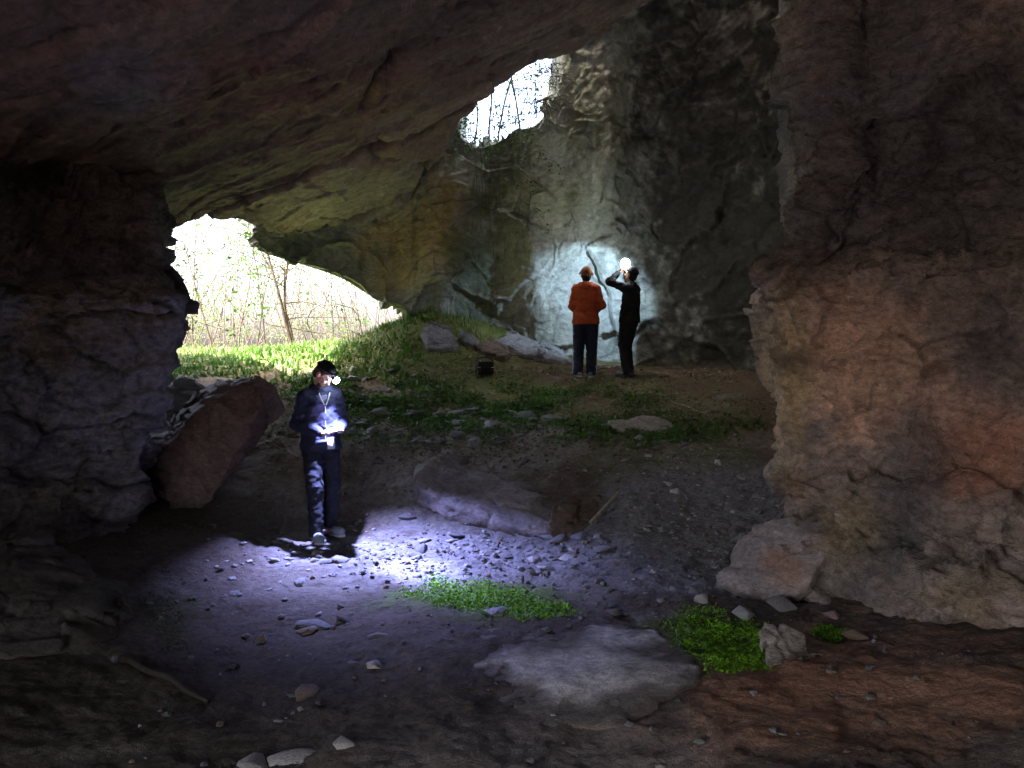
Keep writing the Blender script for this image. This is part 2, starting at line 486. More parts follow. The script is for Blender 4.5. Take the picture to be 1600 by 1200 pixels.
# ---- left pillar
silL = [(258, 228, 11.3), (258, 290, 10.2), (256, 345, 9.1), (246, 425, 8.35), (262, 440, 8.2), (290, 470, 8.0), (288, 500, 8.0), (276, 560, 8.1), (262, 630, 8.15), (240, 700, 8.2), (222, 770, 8.15),
        (196, 830, 8.0), (165, 890, 7.6), (140, 930, 7.2), (120, 1000, 7.0), (120, 1120, 7.0)]
SL = np.array([PX(s[0] - 20, s[1], s[2]) for s in silL])
offL = [(-5.5, 5.0), (-3.0, 3.4), (-1.3, 2.2), (-0.30, 0.9), (0, 0), (-0.16, -0.30), (-0.45, -0.62), (-0.72, -1.1), (-0.9, -1.8), (-0.9, -2.6), (-0.95, -3.6), (-1.1, -5.6), (-2.4, -8.2), (-7, -10.0)]  # unseen rear columns shaped to let fill light in from the left
LW = []
for s in SL:
    row = []
    low = sst(1.0, 0.1, np.array([s[2]]))[0]
    for k, (ox, oy) in enumerate(offL):
        p = s + np.array([ox, oy, 0])
        if k >= 6: p[0] += low * 0.55 * min(1, (k - 5) / 3)
        if k >= 5: p[1] += max(0, s[2] - 2.6) * 0.7 * min(1, (k - 4) / 4)
        row.append(p)
    LW.append(row)
sheet('cave_wall_left', LW, [22, 16, 14, 8, 12, 12, 16, 20, 20, 20, 18, 18, 14, 14, 10],
      [6, 10, 18, 26, 22, 34, 40, 44, 40, 36, 24, 8, 6],
      rock_disp(4.0, (-0.12, 0.15, 1), 0.12, 0.17, 0.95, 0.09, 2.6, 0.026, st=(0.6, 0.6, 1.5), crack=0.05, layer=.08, lf=2.6),
      rock_paint((0.20, 0.185, 0.19), (0.27, 0.25, 0.26), (0.22, 0.18, 0.15),
                 [(120, 320, 200, 70, (0.19, 0.15, 0.135), .8), (90, 520, 60, 60, (0.26, 0.20, 0.11), .7), (180, 650, 110, 80, (0.31, 0.30, 0.33), .6), (60, 800, 100, 60, (0.20, 0.15, 0.11), .6)], 4),
      M_ROCKN, 'blocky dark grey rock pillar left of the cave mouth', flip=False)

# ------------------------------------------------------------------ ground
GX = np.array([-400, -60, -10, -5, -3.2, -1.5, 0, 1.5, 3, 5, 10, 60, 400.])
GY = np.array([-400, -60, -14, 0, 2.5, 3.6, 4.5, 5.4, 6.3, 7.5, 8.6, 9.6, 10.5, 12, 13.5, 15, 16, 18, 22, 30, 60, 150, 1000.])
core = {0: [.5, .4, .15, .05, .05, .2, .4, .6, .8], 2.5: [.6, .5, .15, .03, .05, .27, .48, .6, .8], 3.6: [.6, .5, .12, 0, .04, .25, .42, .6, .8], 4.5: [.6, .5, .12, 0, .05, .20, .36, .6, .8],
        5.4: [.6, .45, .1, 0, .05, .10, .2, .5, .8], 6.3: [.6, .4, .08, 0, .02, .08, .15, .4, .8], 7.5: [.6, .45, .15, 0, .0, .12, .3, .5, .8], 8.6: [.7, .6, .24, 0, .05, .33, .5, .7, .9],
        9.6: [.9, .75, .45, .38, .5, .58, .7, .9, 1.1], 10.5: [1.1, .95, .75, .78, .8, .8, .9, 1, 1.2], 12: [1.5, 1.4, 1.25, 1.1, 1.08, 1.15, 1.2, 1.3, 1.4], 13.5: [1.7, 1.65, 1.6, 1.56, 1.46, 1.46, 1.48, 1.5, 1.5],
        15: [1.8, 1.8, 1.9, 2.45, 2.05, 1.7, 1.6, 1.6, 1.6], 16: [1.9, 1.9, 2.02, 2.65, 2.4, 1.8, 1.7, 1.6, 1.6], 18: [1.7] * 9, 22: [1.2] * 9, 30: [.6] * 9}
GZ = np.zeros((len(GY), len(GX)))
for i, y in enumerate(GY):
    r = core.get(y)
    if r:
        GZ[i, 2:11] = r; GZ[i, 1] = r[0] * .5; GZ[i, 11] = r[-1] * .5
def _tan(X, Z):     # monotone-ish tangents along axis 0
    d = np.diff(Z, axis=0) / np.diff(X).reshape(-1, *([1] * (Z.ndim - 1)))
    m = np.zeros_like(Z); m[1:-1] = (d[1:] + d[:-1]) / 2 * ((d[1:] * d[:-1]) > 0); m[0] = d[0]; m[-1] = d[-1]
    lim = 3 * np.minimum(np.abs(d[1:]), np.abs(d[:-1]))
    m[1:-1] = np.clip(m[1:-1], -lim, lim)
    return m
GT = _tan(GY, GZ)
def ground_base(x, y):
    x = np.atleast_1d(np.asarray(x, float)); y = np.atleast_1d(np.asarray(y, float))
    x = np.clip(x, -399, 399); y = np.clip(y, -399, 999)
    i = np.clip(np.searchsorted(GY, y, 'right') - 1, 0, len(GY) - 2)
    h = GY[i + 1] - GY[i]; f = (y - GY[i]) / h
    f2 = f * f; f3 = f2 * f
    def colv(j):
        return (2*f3-3*f2+1)*GZ[i, j] + (f3-2*f2+f)*h*GT[i, j] + (-2*f3+3*f2)*GZ[i+1, j] + (f3-f2)*h*GT[i+1, j]
    j = np.clip(np.searchsorted(GX, x, 'right') - 1, 0, len(GX) - 2)
    g = (x - GX[j]) / (GX[j + 1] - GX[j]); g = g * g * (3 - 2 * g) * 0.6 + g * 0.4
    return colv(j) * (1 - g) + colv(j + 1) * g

def gravel_mask(x, y):
    P = np.stack([x, y, np.zeros_like(x)], 1)
    n = fbm(P * 0.9, 3, seed=50)
    m1 = np.exp(-(((x + 0.3) / 2.2) ** 2 + ((y - 7.9) / 0.9) ** 2))
    m2 = np.exp(-(((x - 1.9) / 1.2) ** 2 + ((y - 8.2) / 1.8) ** 2))
    m3 = np.exp(-(((x + 0.8) / 1.6) ** 2 + ((y - 10.8) / 1.5) ** 2))
    return np.clip(np.maximum(np.maximum(m1, m2), m3) * 1.3 + n * 0.5, 0, 1)

def ground_h(x, y):
    x = np.atleast_1d(np.asarray(x, float)); y = np.atleast_1d(np.asarray(y, float))
    z = ground_base(x, y)
    P = np.stack([x, y, np.zeros_like(x)], 1)
    near = np.exp(-np.maximum(np.abs(y - 8) - 10, 0) / 10)
    z = z + near * (0.07 * fbm(P * 0.9, 3, seed=51) + 0.03 * fbm(P * 3.2, 3, seed=52))
    gm = gravel_mask(x, y)
    c, e, r = cells(P * np.array([7, 7, 1.]), 5)
    z = z + near * gm * (0.030 * (r - 0.5) * sst(0, .25, e) + 0.03 * c * sst(0, .25, e))
    z = z + near * 0.020 * fbm(P * 11, 4, 0.65, seed=53)
    c_, e_, r_ = cells(P * np.array([16, 16, 1.]), 6)
    z = z + near * 0.018 * np.clip(r_ - .45, 0, 1) * sst(0, .3, e_)
    return z

def gz(x, y): return float(ground_h([x], [y])[0])

def on_ground(px, py):
    r = ray(px, py); r = r / r[1]
    ys = np.arange(2.0, 30, 0.04)
    P = CAM + ys[:, None] * r
    z = ground_base(P[:, 0], P[:, 1])
    k = np.argmax(P[:, 2] <= z)
    if P[k, 2] > z[k]: k = len(ys) - 1
    x, y = P[k, 0], P[k, 1]
    return np.array([x, y, gz(x, y)])

def axis(segs):
    out = []
    for a, b, s in segs:
        n = max(1, int(round((b - a) / s))); out.append(a + (b - a) * np.arange(n) / n)
    out.append([segs[-1][1]])
    return np.concatenate(out)
xs = axis([(-400, -60, 60), (-60, -12, 4), (-12, -5, 0.25), (-5, 4, 0.02), (4, 6, 0.06), (6, 12, 0.5), (12, 60, 4), (60, 400, 60)])
ys = axis([(-400, -60, 60), (-60, -12, 4), (-12, 2.2, 0.3), (2.2, 7, 0.02), (7, 11, 0.022), (11, 17, 0.034), (17, 30, 0.3), (30, 60, 2), (60, 200, 14), (200, 1000, 80)])
XX, YY = np.meshgrid(xs, ys)
gx, gy = XX.ravel(), YY.ravel()
gzv = ground_h(gx, gy)
GV = np.stack([gx, gy, gzv], 1)
n1 = fbm(GV * 0.8, 4, seed=61); n2 = fbm(GV * 4.0, 4, 0.6, seed=62); n3 = fbm(GV * 14.0, 3, 0.6, seed=63)
col = np.tile(np.array([0.110, 0.088, 0.074]), (len(GV), 1))
col = mixc(col, (0.165, 0.145, 0.13), sst(-0.1, 0.4, n1 + 0.3 * n2))
gm = gravel_mask(gx, gy)
col = mixc(col, (0.24, 0.235, 0.25), sst(0.25, 0.75, gm + 0.4 * n2) * 0.8)
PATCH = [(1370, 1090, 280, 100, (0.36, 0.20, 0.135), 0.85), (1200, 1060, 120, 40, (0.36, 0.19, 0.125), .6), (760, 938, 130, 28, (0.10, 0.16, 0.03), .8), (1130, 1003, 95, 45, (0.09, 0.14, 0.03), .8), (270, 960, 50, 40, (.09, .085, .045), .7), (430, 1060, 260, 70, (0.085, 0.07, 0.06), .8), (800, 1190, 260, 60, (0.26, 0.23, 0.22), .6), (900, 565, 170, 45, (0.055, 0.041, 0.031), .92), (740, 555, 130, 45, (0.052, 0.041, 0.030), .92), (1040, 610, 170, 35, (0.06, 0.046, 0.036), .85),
         (760, 630, 160, 40, (0.10, 0.14, 0.04), .7), (1000, 640, 200, 60, (0.10, 0.10, 0.055), .6), (1050, 710, 120, 30, (0.10, 0.13, 0.05), .5), (1080, 840, 100, 70, (0.17, 0.165, 0.16), .6)]
col = blobs(GV, col, PATCH, 60)
greenz = sst(12.2, 14.6, gy - 0.6 * np.clip(gx + 1.5, 0, 9) + 1.2 * n1)
col = mixc(col, (0.09, 0.13, 0.035), greenz * 0.75)
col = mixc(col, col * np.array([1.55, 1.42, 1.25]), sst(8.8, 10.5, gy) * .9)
col *= (1 + 0.35 * n3)[:, None]
R_, C_ = XX.shape
idx = np.arange(R_ * C_).reshape(R_, C_)
q = np.stack([idx[:-1, :-1], idx[:-1, 1:], idx[1:, 1:], idx[1:, :-1]], -1).reshape(-1, 4)
ground = put('ground', mesh_np('ground', GV, q, True, col), M_GROUND)
tag(ground, 'brown earth cave floor rising to a grassy bank', kind='structure')

# ------------------------------------------------------------------ implicit surfaces (surface nets)
def surface_nets(Fv, org, h):
    S_ = Fv < 0
    nx, ny, nz = Fv.shape
    c = [(0, 0, 0), (1, 0, 0), (0, 1, 0), (1, 1, 0), (0, 0, 1), (1, 0, 1), (0, 1, 1), (1, 1, 1)]
    sub = lambda A, o: A[o[0]:nx - 1 + o[0], o[1]:ny - 1 + o[1], o[2]:nz - 1 + o[2]]
    cnt = sum(sub(S_, o).astype(np.int8) for o in c)
    act = (cnt > 0) & (cnt < 8)
    ids = -np.ones(act.shape, np.int64); I = np.argwhere(act); ids[act] = np.arange(len(I))
    acc = np.zeros((len(I), 3)); num = np.zeros(len(I))
    vals = [sub(Fv, o)[act] for o in c]
    for a in range(8):
        for b in range(a + 1, 8):
            if sum(abs(c[a][k] - c[b][k]) for k in range(3)) != 1: continue
            va, vb = vals[a], vals[b]
            m = (va < 0) != (vb < 0)
            tt = np.where(m, va / np.where(m, va - vb, 1), 0)
            pa = np.array(c[a], float); pb = np.array(c[b], float)
            acc += m[:, None] * (pa + tt[:, None] * (pb - pa)); num += m
    V = org + h * (I + acc / num[:, None])
    quads = []
    for ax in range(3):
        o = [0, 0, 0]; o[ax] = 1
        A = S_; 
        sl0 = [slice(1, -1)] * 3; sl0[ax] = slice(0, -1)
        sl1 = [slice(1, -1)] * 3; sl1[ax] = slice(1, None)
        a0 = A[tuple(sl0)]; a1 = A[tuple(sl1)]
        ch = np.argwhere(a0 != a1)
        if len(ch) == 0: continue
        s = a0[a0 != a1]
        base = ch.copy()
        for k in range(3):
            if k != ax: base[:, k] += 1
        u, v = (ax + 1) % 3, (ax + 2) % 3
        def cid(du, dv):
            b = base.copy(); b[:, u] -= du; b[:, v] -= dv
            return ids[b[:, 0], b[:, 1], b[:, 2]]
        qd = np.stack([cid(1, 1), cid(0, 1), cid(0, 0), cid(1, 0)], 1)
        qd[~s] = qd[~s][:, ::-1]
        quads.append(qd)
    return V, np.concatenate(quads)

def hull_planes(pts):
    bm = bmesh.new()
    for p in pts: bm.verts.new(p)
    r = bmesh.ops.convex_hull(bm, input=bm.verts)
    bm.normal_update()
    c = np.mean(np.array(pts), 0)
    out = []
    for f in bm.faces:
        n = np.array(f.normal); d = n @ np.array(f.verts[0].co)
        if n @ c > d: n, d = -n, -d
        out.append((n, d))
    bm.free()
    return out

def hull_rock(name, pts, label, cat='boulder', voxel=0.03, c0=(0.22, 0.2, 0.19), c1=(0.3, 0.28, 0.27), noise=0.05, bed=(0.2, 0.1, 1), seed=0, rnd=0.03, group=None, extra=(), mat=None, bl=0.06, soil=0.06):
    pts = [np.array(p, float) for p in pts]
    pl = hull_planes(pts)
    P = np.array(pts); lo = P.min(0) - 0.2; hi = P.max(0) + 0.2
    n = np.ceil((hi - lo) / voxel).astype(int) + 1
    g = np.stack(np.meshgrid(*[lo[k] + voxel * np.arange(n[k]) for k in range(3)], indexing='ij'), -1).reshape(-1, 3)
    f = None
    for nn, d in pl:
        v = g @ nn - d
        if f is None: f = v
        else:
            hh = np.clip(0.5 + 0.5 * (v - f) / rnd, 0, 1)
            f = f * (1 - hh) + v * hh + rnd * hh * (1 - hh)
    m = np.abs(f) < 0.3
    q = g[m]
    B = frame_of(bed); qb = q @ B
    wv = np.stack([fbm(q * 1.5, 2, seed=seed + k) for k in (1, 2, 3)], 1) * 0.2
    dd = noise * 1.6 * fbm(q * 1.6, 3, seed=seed)
    cc, ee, rr = cells((qb + wv) * np.array([1.6, 1.6, 3.2]), seed)
    dd = dd + bl * cc * sst(0, .2, ee) - 0.33 * bl * sst(.06, 0, ee)
    c2_, e2_, r2_ = cells((qb + wv * .6) * np.array([4.5, 4.5, 8.]), seed + 4)
    dd = dd + bl * .4 * c2_ - 0.2 * bl * sst(.06, 0, e2_)
    dd = dd + noise * 0.6 * fbm((qb + wv) * np.array([5, 5, 9.]), 5, 0.65, seed=seed + 2)
    f = f.copy(); f[m] -= dd
    f = f.reshape(n)
    V, Q = surface_nets(f, lo, voxel)
    n1 = fbm(V * 1.8, 4, seed=seed + 40); n2 = fbm(V * 6, 3, seed=seed + 41)
    col = mixc(np.tile(np.array(c0, float), (len(V), 1)), c1, sst(-.3, .35, n1 + .4 * n2))
    if extra: col = blobs(V, col, extra, seed)
    hg = V[:, 2] - ground_h(V[:, 0], V[:, 1])
    col = mixc(col, (0.12, 0.098, 0.082), sst(soil, soil * .1, hg + soil * .9 * n1) * .95)
    org = np.array([P[:, 0].mean(), P[:, 1].mean(), P[:, 2].min()])
    o = put(name, mesh_np(name, V - org, Q, True, col), mat or M_BOULDER)
    o.location = org
    tag(o, label, cat, group)
    return o

def slabpts(front, thick, down=0.0):
    """front: outline (px,py,d); thick: vector to the back side"""
    f = [PX(*p) for p in front]
    return f + [p + np.array(thick) for p in f]

# leaning reddish slab
hull_rock('leaning_boulder', slabpts([(246, 705, 9.0), (340, 612, 9.25), (404, 586, 9.35), (434, 604, 9.5), (440, 640, 9.6), (404, 640, 9.1), (332, 782, 8.9), (290, 803, 8.85), (246, 775, 8.8)], (-0.45, 0.55, -0.05)),
          'big reddish brown slab leaning against the rock pillar', c0=(0.19, 0.13, 0.115), c1=(0.28, 0.195, 0.17), bed=(0.75, 0.2, 0.6), seed=71, voxel=0.02, rnd=.005, bl=.075, noise=.02)
hull_rock('split_boulder', slabpts([(268, 592, 10.6), (290, 583, 10.7), (328, 606, 10.6), (322, 628, 10.4), (285, 650, 10.3), (262, 650, 10.3)], (-0.2, 0.5, -0.2)),
          'pale grey layered rock wedged behind the reddish slab', c0=(0.3, 0.32, 0.33), c1=(0.42, 0.44, 0.45), bed=(0.5, 0.1, 0.8), seed=72, voxel=0.025, noise=0.03)
# central boulder
hull_rock('low_boulder', [PX(648, 722, 9.55), PX(668, 706, 9.9), PX(742, 703, 10.2), PX(850, 728, 10.1), PX(925, 765, 9.7), PX(640, 752, 9.2), PX(715, 792, 8.85), PX(800, 822, 8.6), PX(860, 835, 8.5), PX(905, 800, 8.9)] +
          [PX(650, 770, 9.3) - [0, 0, .4], PX(800, 830, 8.7) - [0, 0, .4], PX(880, 840, 8.7) - [0, 0, .4], PX(900, 790, 10) - [0, 0, .6], PX(700, 740, 10) - [0, 0, .6]],
          'long low grey boulder in the middle of the lamplit floor', c0=(0.16, 0.145, 0.15), c1=(0.26, 0.235, 0.25), seed=73, voxel=0.026, noise=0.05,
          extra=[(780, 715, 130, 18, (0.15, 0.12, 0.085), .9)])
hull_rock('wedge_boulder', [PX(862, 775, 8.75), PX(900, 766, 8.95), PX(948, 778, 9.0), PX(955, 795, 8.9), PX(850, 800, 8.45), PX(848, 838, 8.3), PX(905, 838, 8.35), PX(935, 815, 8.6)] + [PX(860, 840, 8.4) - [0, 0, .3], PX(930, 830, 8.9) - [0, 0, .3]],
          'dark brown wedge of rock against the end of the long boulder', c0=(0.10, 0.07, 0.05), c1=(0.14, 0.10, 0.07), seed=74, voxel=0.022, noise=0.03)
# foreground pale bedrock
def OG(px, py, up=0.0): return on_ground(px, py) + np.array([0, 0, up])
hull_rock('pale_outcrop', [OG(735, 990, .012), OG(840, 962, .018), OG(1010, 974, .02), OG(1085, 1018, .03), OG(1108, 1070, .03), OG(712, 1026, .01), OG(745, 1085, .01), OG(840, 1142, .005), OG(1000, 1140, .015), OG(900, 1040, .06), OG(1000, 1040, .06)] +
          [OG(760, 1010, -.4), OG(1060, 1040, -.4), OG(850, 1120, -.4)],
          'broad pale grey outcrop worn flush with the earth floor', cat='rock', c0=(0.40, 0.38, 0.38), c1=(0.64, 0.62, 0.63), seed=75, voxel=0.02, noise=0.03, rnd=0.06, bl=0.010, soil=.045, extra=[(850, 1000, 70, 30, (.17, .145, .12), .8), (1000, 1100, 80, 30, (.18, .155, .14), .8), (900, 1060, 60, 40, (.58, .57, .60), .7)])
dfb = OG(120, 1010)[1]
hull_rock('foot_boulder', [PX(-60, 820, dfb + .9), PX(120, 850, dfb + 1.1), PX(185, 905, dfb + .9), PX(215, 965, dfb + .5), PX(150, 1010, dfb), PX(-60, 1040, dfb - .5), PX(60, 900, dfb + .3)] + [OG(150, 1010, -.3), OG(-50, 1040, -.3), OG(200, 960, -.3), PX(-60, 900, dfb + 1.3)],
          'dark lumpy rock swelling from the foot of the left pillar', cat='rock', c0=(0.08, 0.072, 0.066), c1=(0.13, 0.118, 0.11), seed=81, voxel=0.022, noise=0.06, bl=.1)
# right boulder leaning on the buttress
hull_rock('corner_boulder', [PX(1120, 905, 6.7), PX(1128, 870, 6.9), PX(1170, 822, 7.0), PX(1230, 798, 6.95), PX(1290, 802, 6.8), PX(1290, 860, 6.3), PX(1250, 925, 6.1), PX(1190, 940, 6.25), PX(1125, 935, 6.55)] + [PX(1150, 950, 6.6) - [0, 0, .2], PX(1280, 940, 6.5) - [0, 0, .2], PX(1250, 830, 7.4)],
          'squat grey and rust boulder at the foot of the buttress', c0=(0.25, 0.22, 0.23), c1=(0.36, 0.31, 0.30), seed=76, voxel=0.022, noise=0.035, extra=[(1230, 880, 40, 40, (0.30, 0.17, 0.12), .8)])
dpr = OG(1235, 1042)[1]
hull_rock('pointed_rock', [PX(1190, 978, dpr + .25), PX(1212, 968, dpr + .3), PX(1268, 985, dpr + .25), PX(1290, 1015, dpr + .1), PX(1193, 1036, dpr), PX(1238, 1044, dpr - .04)] + [OG(1200, 1042, -.2), OG(1285, 1030, -.2), OG(1230, 1010, -.2)],
          'brown grey pointed rock standing between two moss patches', cat='rock', c0=(0.22, 0.19, 0.18), c1=(0.33, 0.30, 0.28), seed=77, voxel=0.018, noise=0.02)
hull_rock('flat_rock', [PX(950, 660, 11.0), PX(965, 650, 11.1), PX(1030, 652, 11.1), PX(1056, 668, 10.9), PX(1020, 690, 10.6), PX(975, 678, 10.7)] + [PX(1000, 700, 11) - [0, 0, .2], PX(960, 680, 11.2) - [0, 0, .2]],
          'pale flat topped rock lying alone on the dark slope', cat='rock', c0=(0.26, 0.24, 0.2), c1=(0.36, 0.33, 0.28), seed=78, voxel=0.025, noise=0.03)
hull_rock('mossy_rock', [PX(1110, 628, 12.0), PX(1130, 613, 12.1), PX(1160, 615, 12.1), PX(1172, 628, 12.0), PX(1140, 642, 11.7)] + [PX(1140, 650, 12.2) - [0, 0, .2]],
          'greenish rounded rock on the slope near the back wall', cat='rock', c0=(0.17, 0.18, 0.13), c1=(0.25, 0.25, 0.2), seed=79, voxel=0.025, noise=0.03)
hull_rock('grey_rock', [PX(1158, 658, 11.3), PX(1172, 644, 11.4), PX(1195, 650, 11.4), PX(1196, 665, 11.2), PX(1170, 670, 11.0)] + [PX(1175, 680, 11.4) - [0, 0, .2]],
          'angular grey rock on the slope beside the buttress edge', cat='rock', c0=(0.24, 0.25, 0.25), c1=(0.34, 0.36, 0.36), seed=80, voxel=0.022, noise=0.025)

# ------------------------------------------------------------------ loose stones
def stone_mesh(seed, flat=0.55):
    rr = np.random.RandomState(seed)
    bm = bmesh.new()
    np_ = 9 if seed % 3 == 0 else 14
    pts = rr.normal(size=(np_, 3)); pts /= np.linalg.norm(pts, axis=1, keepdims=True)
    pts *= (0.8 + 0.35 * rr.rand(np_, 1)); pts *= [0.5, 0.36 + .14 * rr.rand(), 0.5 * flat]
    for p in pts: bm.verts.new(p)
    r = bmesh.ops.convex_hull(bm, input=bm.verts)
    bmesh.ops.delete(bm, geom=[v for v in bm.verts if not v.link_faces], context='VERTS')
    bmesh.ops.bevel(bm, geom=bm.edges[:], offset=0.018, segments=1, affect='EDGES')
    bmesh.ops.triangulate(bm, faces=bm.faces[:])
    bm.normal_update()
    V = np.array([v.co[:] for v in bm.verts]); Fc = np.array([[v.index for v in f.verts] for f in bm.faces])
    bm.free()
    return V, Fc
STN = [stone_mesh(100 + k, 0.35 + 0.06 * (k % 6)) for k in range(12)]
SCOL = {'grey': (0.26, 0.26, 0.28), 'dark': (0.14, 0.14, 0.15), 'pale': (0.42, 0.40, 0.40), 'brown': (0.20, 0.15, 0.12), 'pink': (0.48, 0.34, 0.33), 'green': (0.20, 0.23, 0.20)}
SME = {}
for cn, cv in SCOL.items():
    for k, (V, Fc) in enumerate(STN):
        SME[cn, k] = mesh_np('stone', V, Fc, False, np.tile(np.array(cv), (len(V), 1)) * (0.85 + 0.3 * RND[k * 7 + len(cn), 0]))
        SME[cn, k].materials.append(M_BOULDER)
rnd = random.Random(5)
def stone(px, py, wpx, cn, label, group=None, name='stone', k=None, cat='stone', sink=0.3, flat=1.0):
    p = on_ground(px, py)
    s = wpx / F_PX * p[1]
    k = rnd.randrange(12) if k is None else k
    o = put(name, SME[cn, k])
    o.scale = (s, s * rnd.uniform(.8, 1.2), s * flat * rnd.uniform(.85, 1.2))
    zh = STN[k][0][:, 2].max() * o.scale[2]
    o.location = (p[0], p[1], p[2] + zh * (1 - 2 * sink) * 0.9)
    o.rotation_euler = (rnd.uniform(-.2, .2), rnd.uniform(-.2, .2), rnd.uniform(0, 6.28))
    tag(o, label, cat, group)
    return o
def strew(n, cx, cy, rx, ry, smin, smax, cols_, label, group, seed, avoid=()):
    global rnd
    rnd = random.Random(seed); c = 0
    for _ in range(n * 6):
        if c >= n: break
        a = rnd.uniform(0, 6.283); r = math.sqrt(rnd.random())
        px, py = cx + rx * r * math.cos(a), cy + ry * r * math.sin(a)
        if any(x0 < px < x1 and y0 < py < y1 for x0, y0, x1, y1 in avoid): continue
        stone(px, py, smin + (smax - smin) * rnd.random() ** 2.2, rnd.choice(cols_), label, group, flat=rnd.uniform(.6, 1.0), sink=.36)
        c += 1
AV = [(640, 700, 955, 832), (460, 790, 545, 850)]
strew(70, 690, 850, 260, 60, 10, 38, ['grey', 'grey', 'pale', 'dark'], 'angular grey stone in the lamplit patch of floor', 'stones in the lamplit patch', 1, AV)
strew(22, 420, 890, 90, 55, 10, 34, ['grey', 'pale'], 'flat grey flake left of the lamplit patch', 'flakes left of the lamplit patch', 2, AV)
strew(60, 1030, 880, 150, 90, 9, 28, ['grey', 'dark', 'green'], 'dark stone in the rubble beside the corner boulder', 'stones in the rubble by the corner boulder', 3, AV)
strew(75, 700, 665, 180, 34, 10, 40, ['grey', 'green', 'dark'], 'stone in the rubble band behind the standing person', 'stones in the rubble band', 4)
strew(30, 1080, 750, 110, 60, 8, 22, ['grey', 'brown', 'pale'], 'small stone scattered on the slope beside the buttress', 'small stones on the slope by the buttress', 5)
strew(45, 610, 615, 120, 34, 8, 26, ['dark', 'grey', 'green', 'brown'], 'weathered stone on the green bank behind the standing person', 'weathered stones on the green bank', 27)
strew(45, 930, 690, 150, 40, 8, 24, ['dark', 'grey', 'brown', 'green'], 'small dark stone on the slope behind the long boulder', 'dark stones behind the long boulder', 28, AV)
strew(14, 480, 1030, 200, 70, 10, 40, ['brown', 'dark'], 'brown stone half buried in the dark earth floor', 'stones in the dark earth', 6)
strew(16, 600, 600, 80, 30, 9, 24, ['pale', 'grey'], 'pale stone on the green bank below the cave mouth', 'stones on the green bank', 7)
for px, py, wd, cn, lb in [(1225, 952, 60, 'grey', 'block of grey stone against the foot of the corner boulder'), (1300, 962, 44, 'pink', 'pinkish stone beside the grey block under the buttress'), (1160, 968, 40, 'grey', 'grey stone at the top of the larger moss patch'),
                           (1100, 945, 34, 'pale', 'pale stone above the larger moss patch'), (1345, 996, 60, 'brown', 'brown stone half sunk at the top of the red earth'), (1262, 932, 34, 'pale', 'whitish stone tucked in the gap under the buttress'),
                           (395, 1195, 75, 'pale', 'rounded pale stone in the near earth, leftmost of its row'), (460, 1182, 95, 'pale', 'big pale stone in the middle of the near row'), (537, 1172, 50, 'pale', 'small pale stone at the end of the near row'),
                           (490, 978, 66, 'dark', 'dark flat stone at the edge of the lamplit patch'), (585, 1046, 34, 'pale', 'lone pale stone in the dark earth floor'), (480, 1085, 64, 'brown', 'broad brown stone sunk in the dark earth floor'),
                           (960, 965, 48, 'dark', 'dark green stone behind the pale outcrop'), (778, 962, 60, 'grey', 'flat grey stone set into the bright moss'), (505, 838, 44, 'pink', 'pinkish stone between the shoes of the standing person')]:
    stone(px, py, wd, cn, lb, k=(0, 1, 3, 4, 6, 7)[int(px) % 6], sink=0.36 if py > 1030 or wd > 60 else .2, flat=.6 if py > 1030 else (.45 if wd > 60 else .9))
for px, py, wd, cn, lb in [(685, 538, 62, 'grey', 'flat slab on the bank under the hanging prow'), (800, 540, 70, 'grey', 'long fallen slab at the foot of the back wall'), (835, 553, 80, 'grey', 'grey fallen slab nearer the orange jacket'), (775, 553, 60, 'brown', 'brown slab between the bag and the wall'),
                           (865, 566, 50, 'grey', 'small slab beside the orange jacketed person'), (735, 540, 40, 'grey', 'grey stone above the black bag')]:
    g0 = on_ground(px, py); w_ = wd / F_PX * g0[1]; q_ = random.Random(px)
    pts = []
    for k in range(6):
        an_ = k * 1.047 + q_.uniform(-.35, .35); rr_ = q_.uniform(.75, 1.1)
        x_, y_ = g0[0] + math.cos(an_) * w_ * .55 * rr_, g0[1] + math.sin(an_) * w_ * .42 * rr_
        z_ = gz(x_, y_)
        pts += [(x_, y_, z_ + .09 + .1 * q_.random() * (math.sin(an_) > 0)), (x_, y_, z_ - .12)]
    hull_rock('slab', pts, lb, 'slab', voxel=.02, c0=np.array(SCOL[cn]) * .5, c1=np.array(SCOL[cn]) * .8, noise=.025, seed=px % 50, rnd=.004, bl=.05, soil=.03)

def scatter_gravel(n, seed):
    r = np.random.RandomState(seed)
    x = r.uniform(-4, 4, n * 3); y = r.uniform(2.5, 13.5, n * 3)
    k = r.rand(n * 3) < 0.05 + gravel_mask(x, y) ** 1.5 * 0.95
    x, y = x[k][:n], y[k][:n]
    z = ground_h(x, y)
    Vs, Fs, Cs = [], [], []; off = 0
    for i in range(len(x)):
        V, Fc = STN[i % 12]
        s = 0.018 + 0.06 * r.rand() ** 2.5
        a = r.uniform(0, 6.28); ca, sa = math.cos(a), math.sin(a)
        W = V * [s, s, s * 1.1]
        W = np.stack([W[:, 0] * ca - W[:, 1] * sa, W[:, 0] * sa + W[:, 1] * ca, W[:, 2]], 1) + [x[i], y[i], z[i] + s * .12]
        Vs.append(W); Fs.append(Fc + off); off += len(W)
        c = list(SCOL.values())[r.choice([0, 1, 2, 3, 5], p=[.35, .25, .12, .18, .1])]
        Cs.append(np.tile(np.array(c) * .75, (len(W), 1)))
    o = put('gravel', mesh_np('gravel', np.concatenate(Vs), np.concatenate(Fs), False, np.concatenate(Cs)), M_BOULDER)
    tag(o, 'fine grey gravel strewn over the earth floor', kind='stuff')
scatter_gravel(6500, 9)

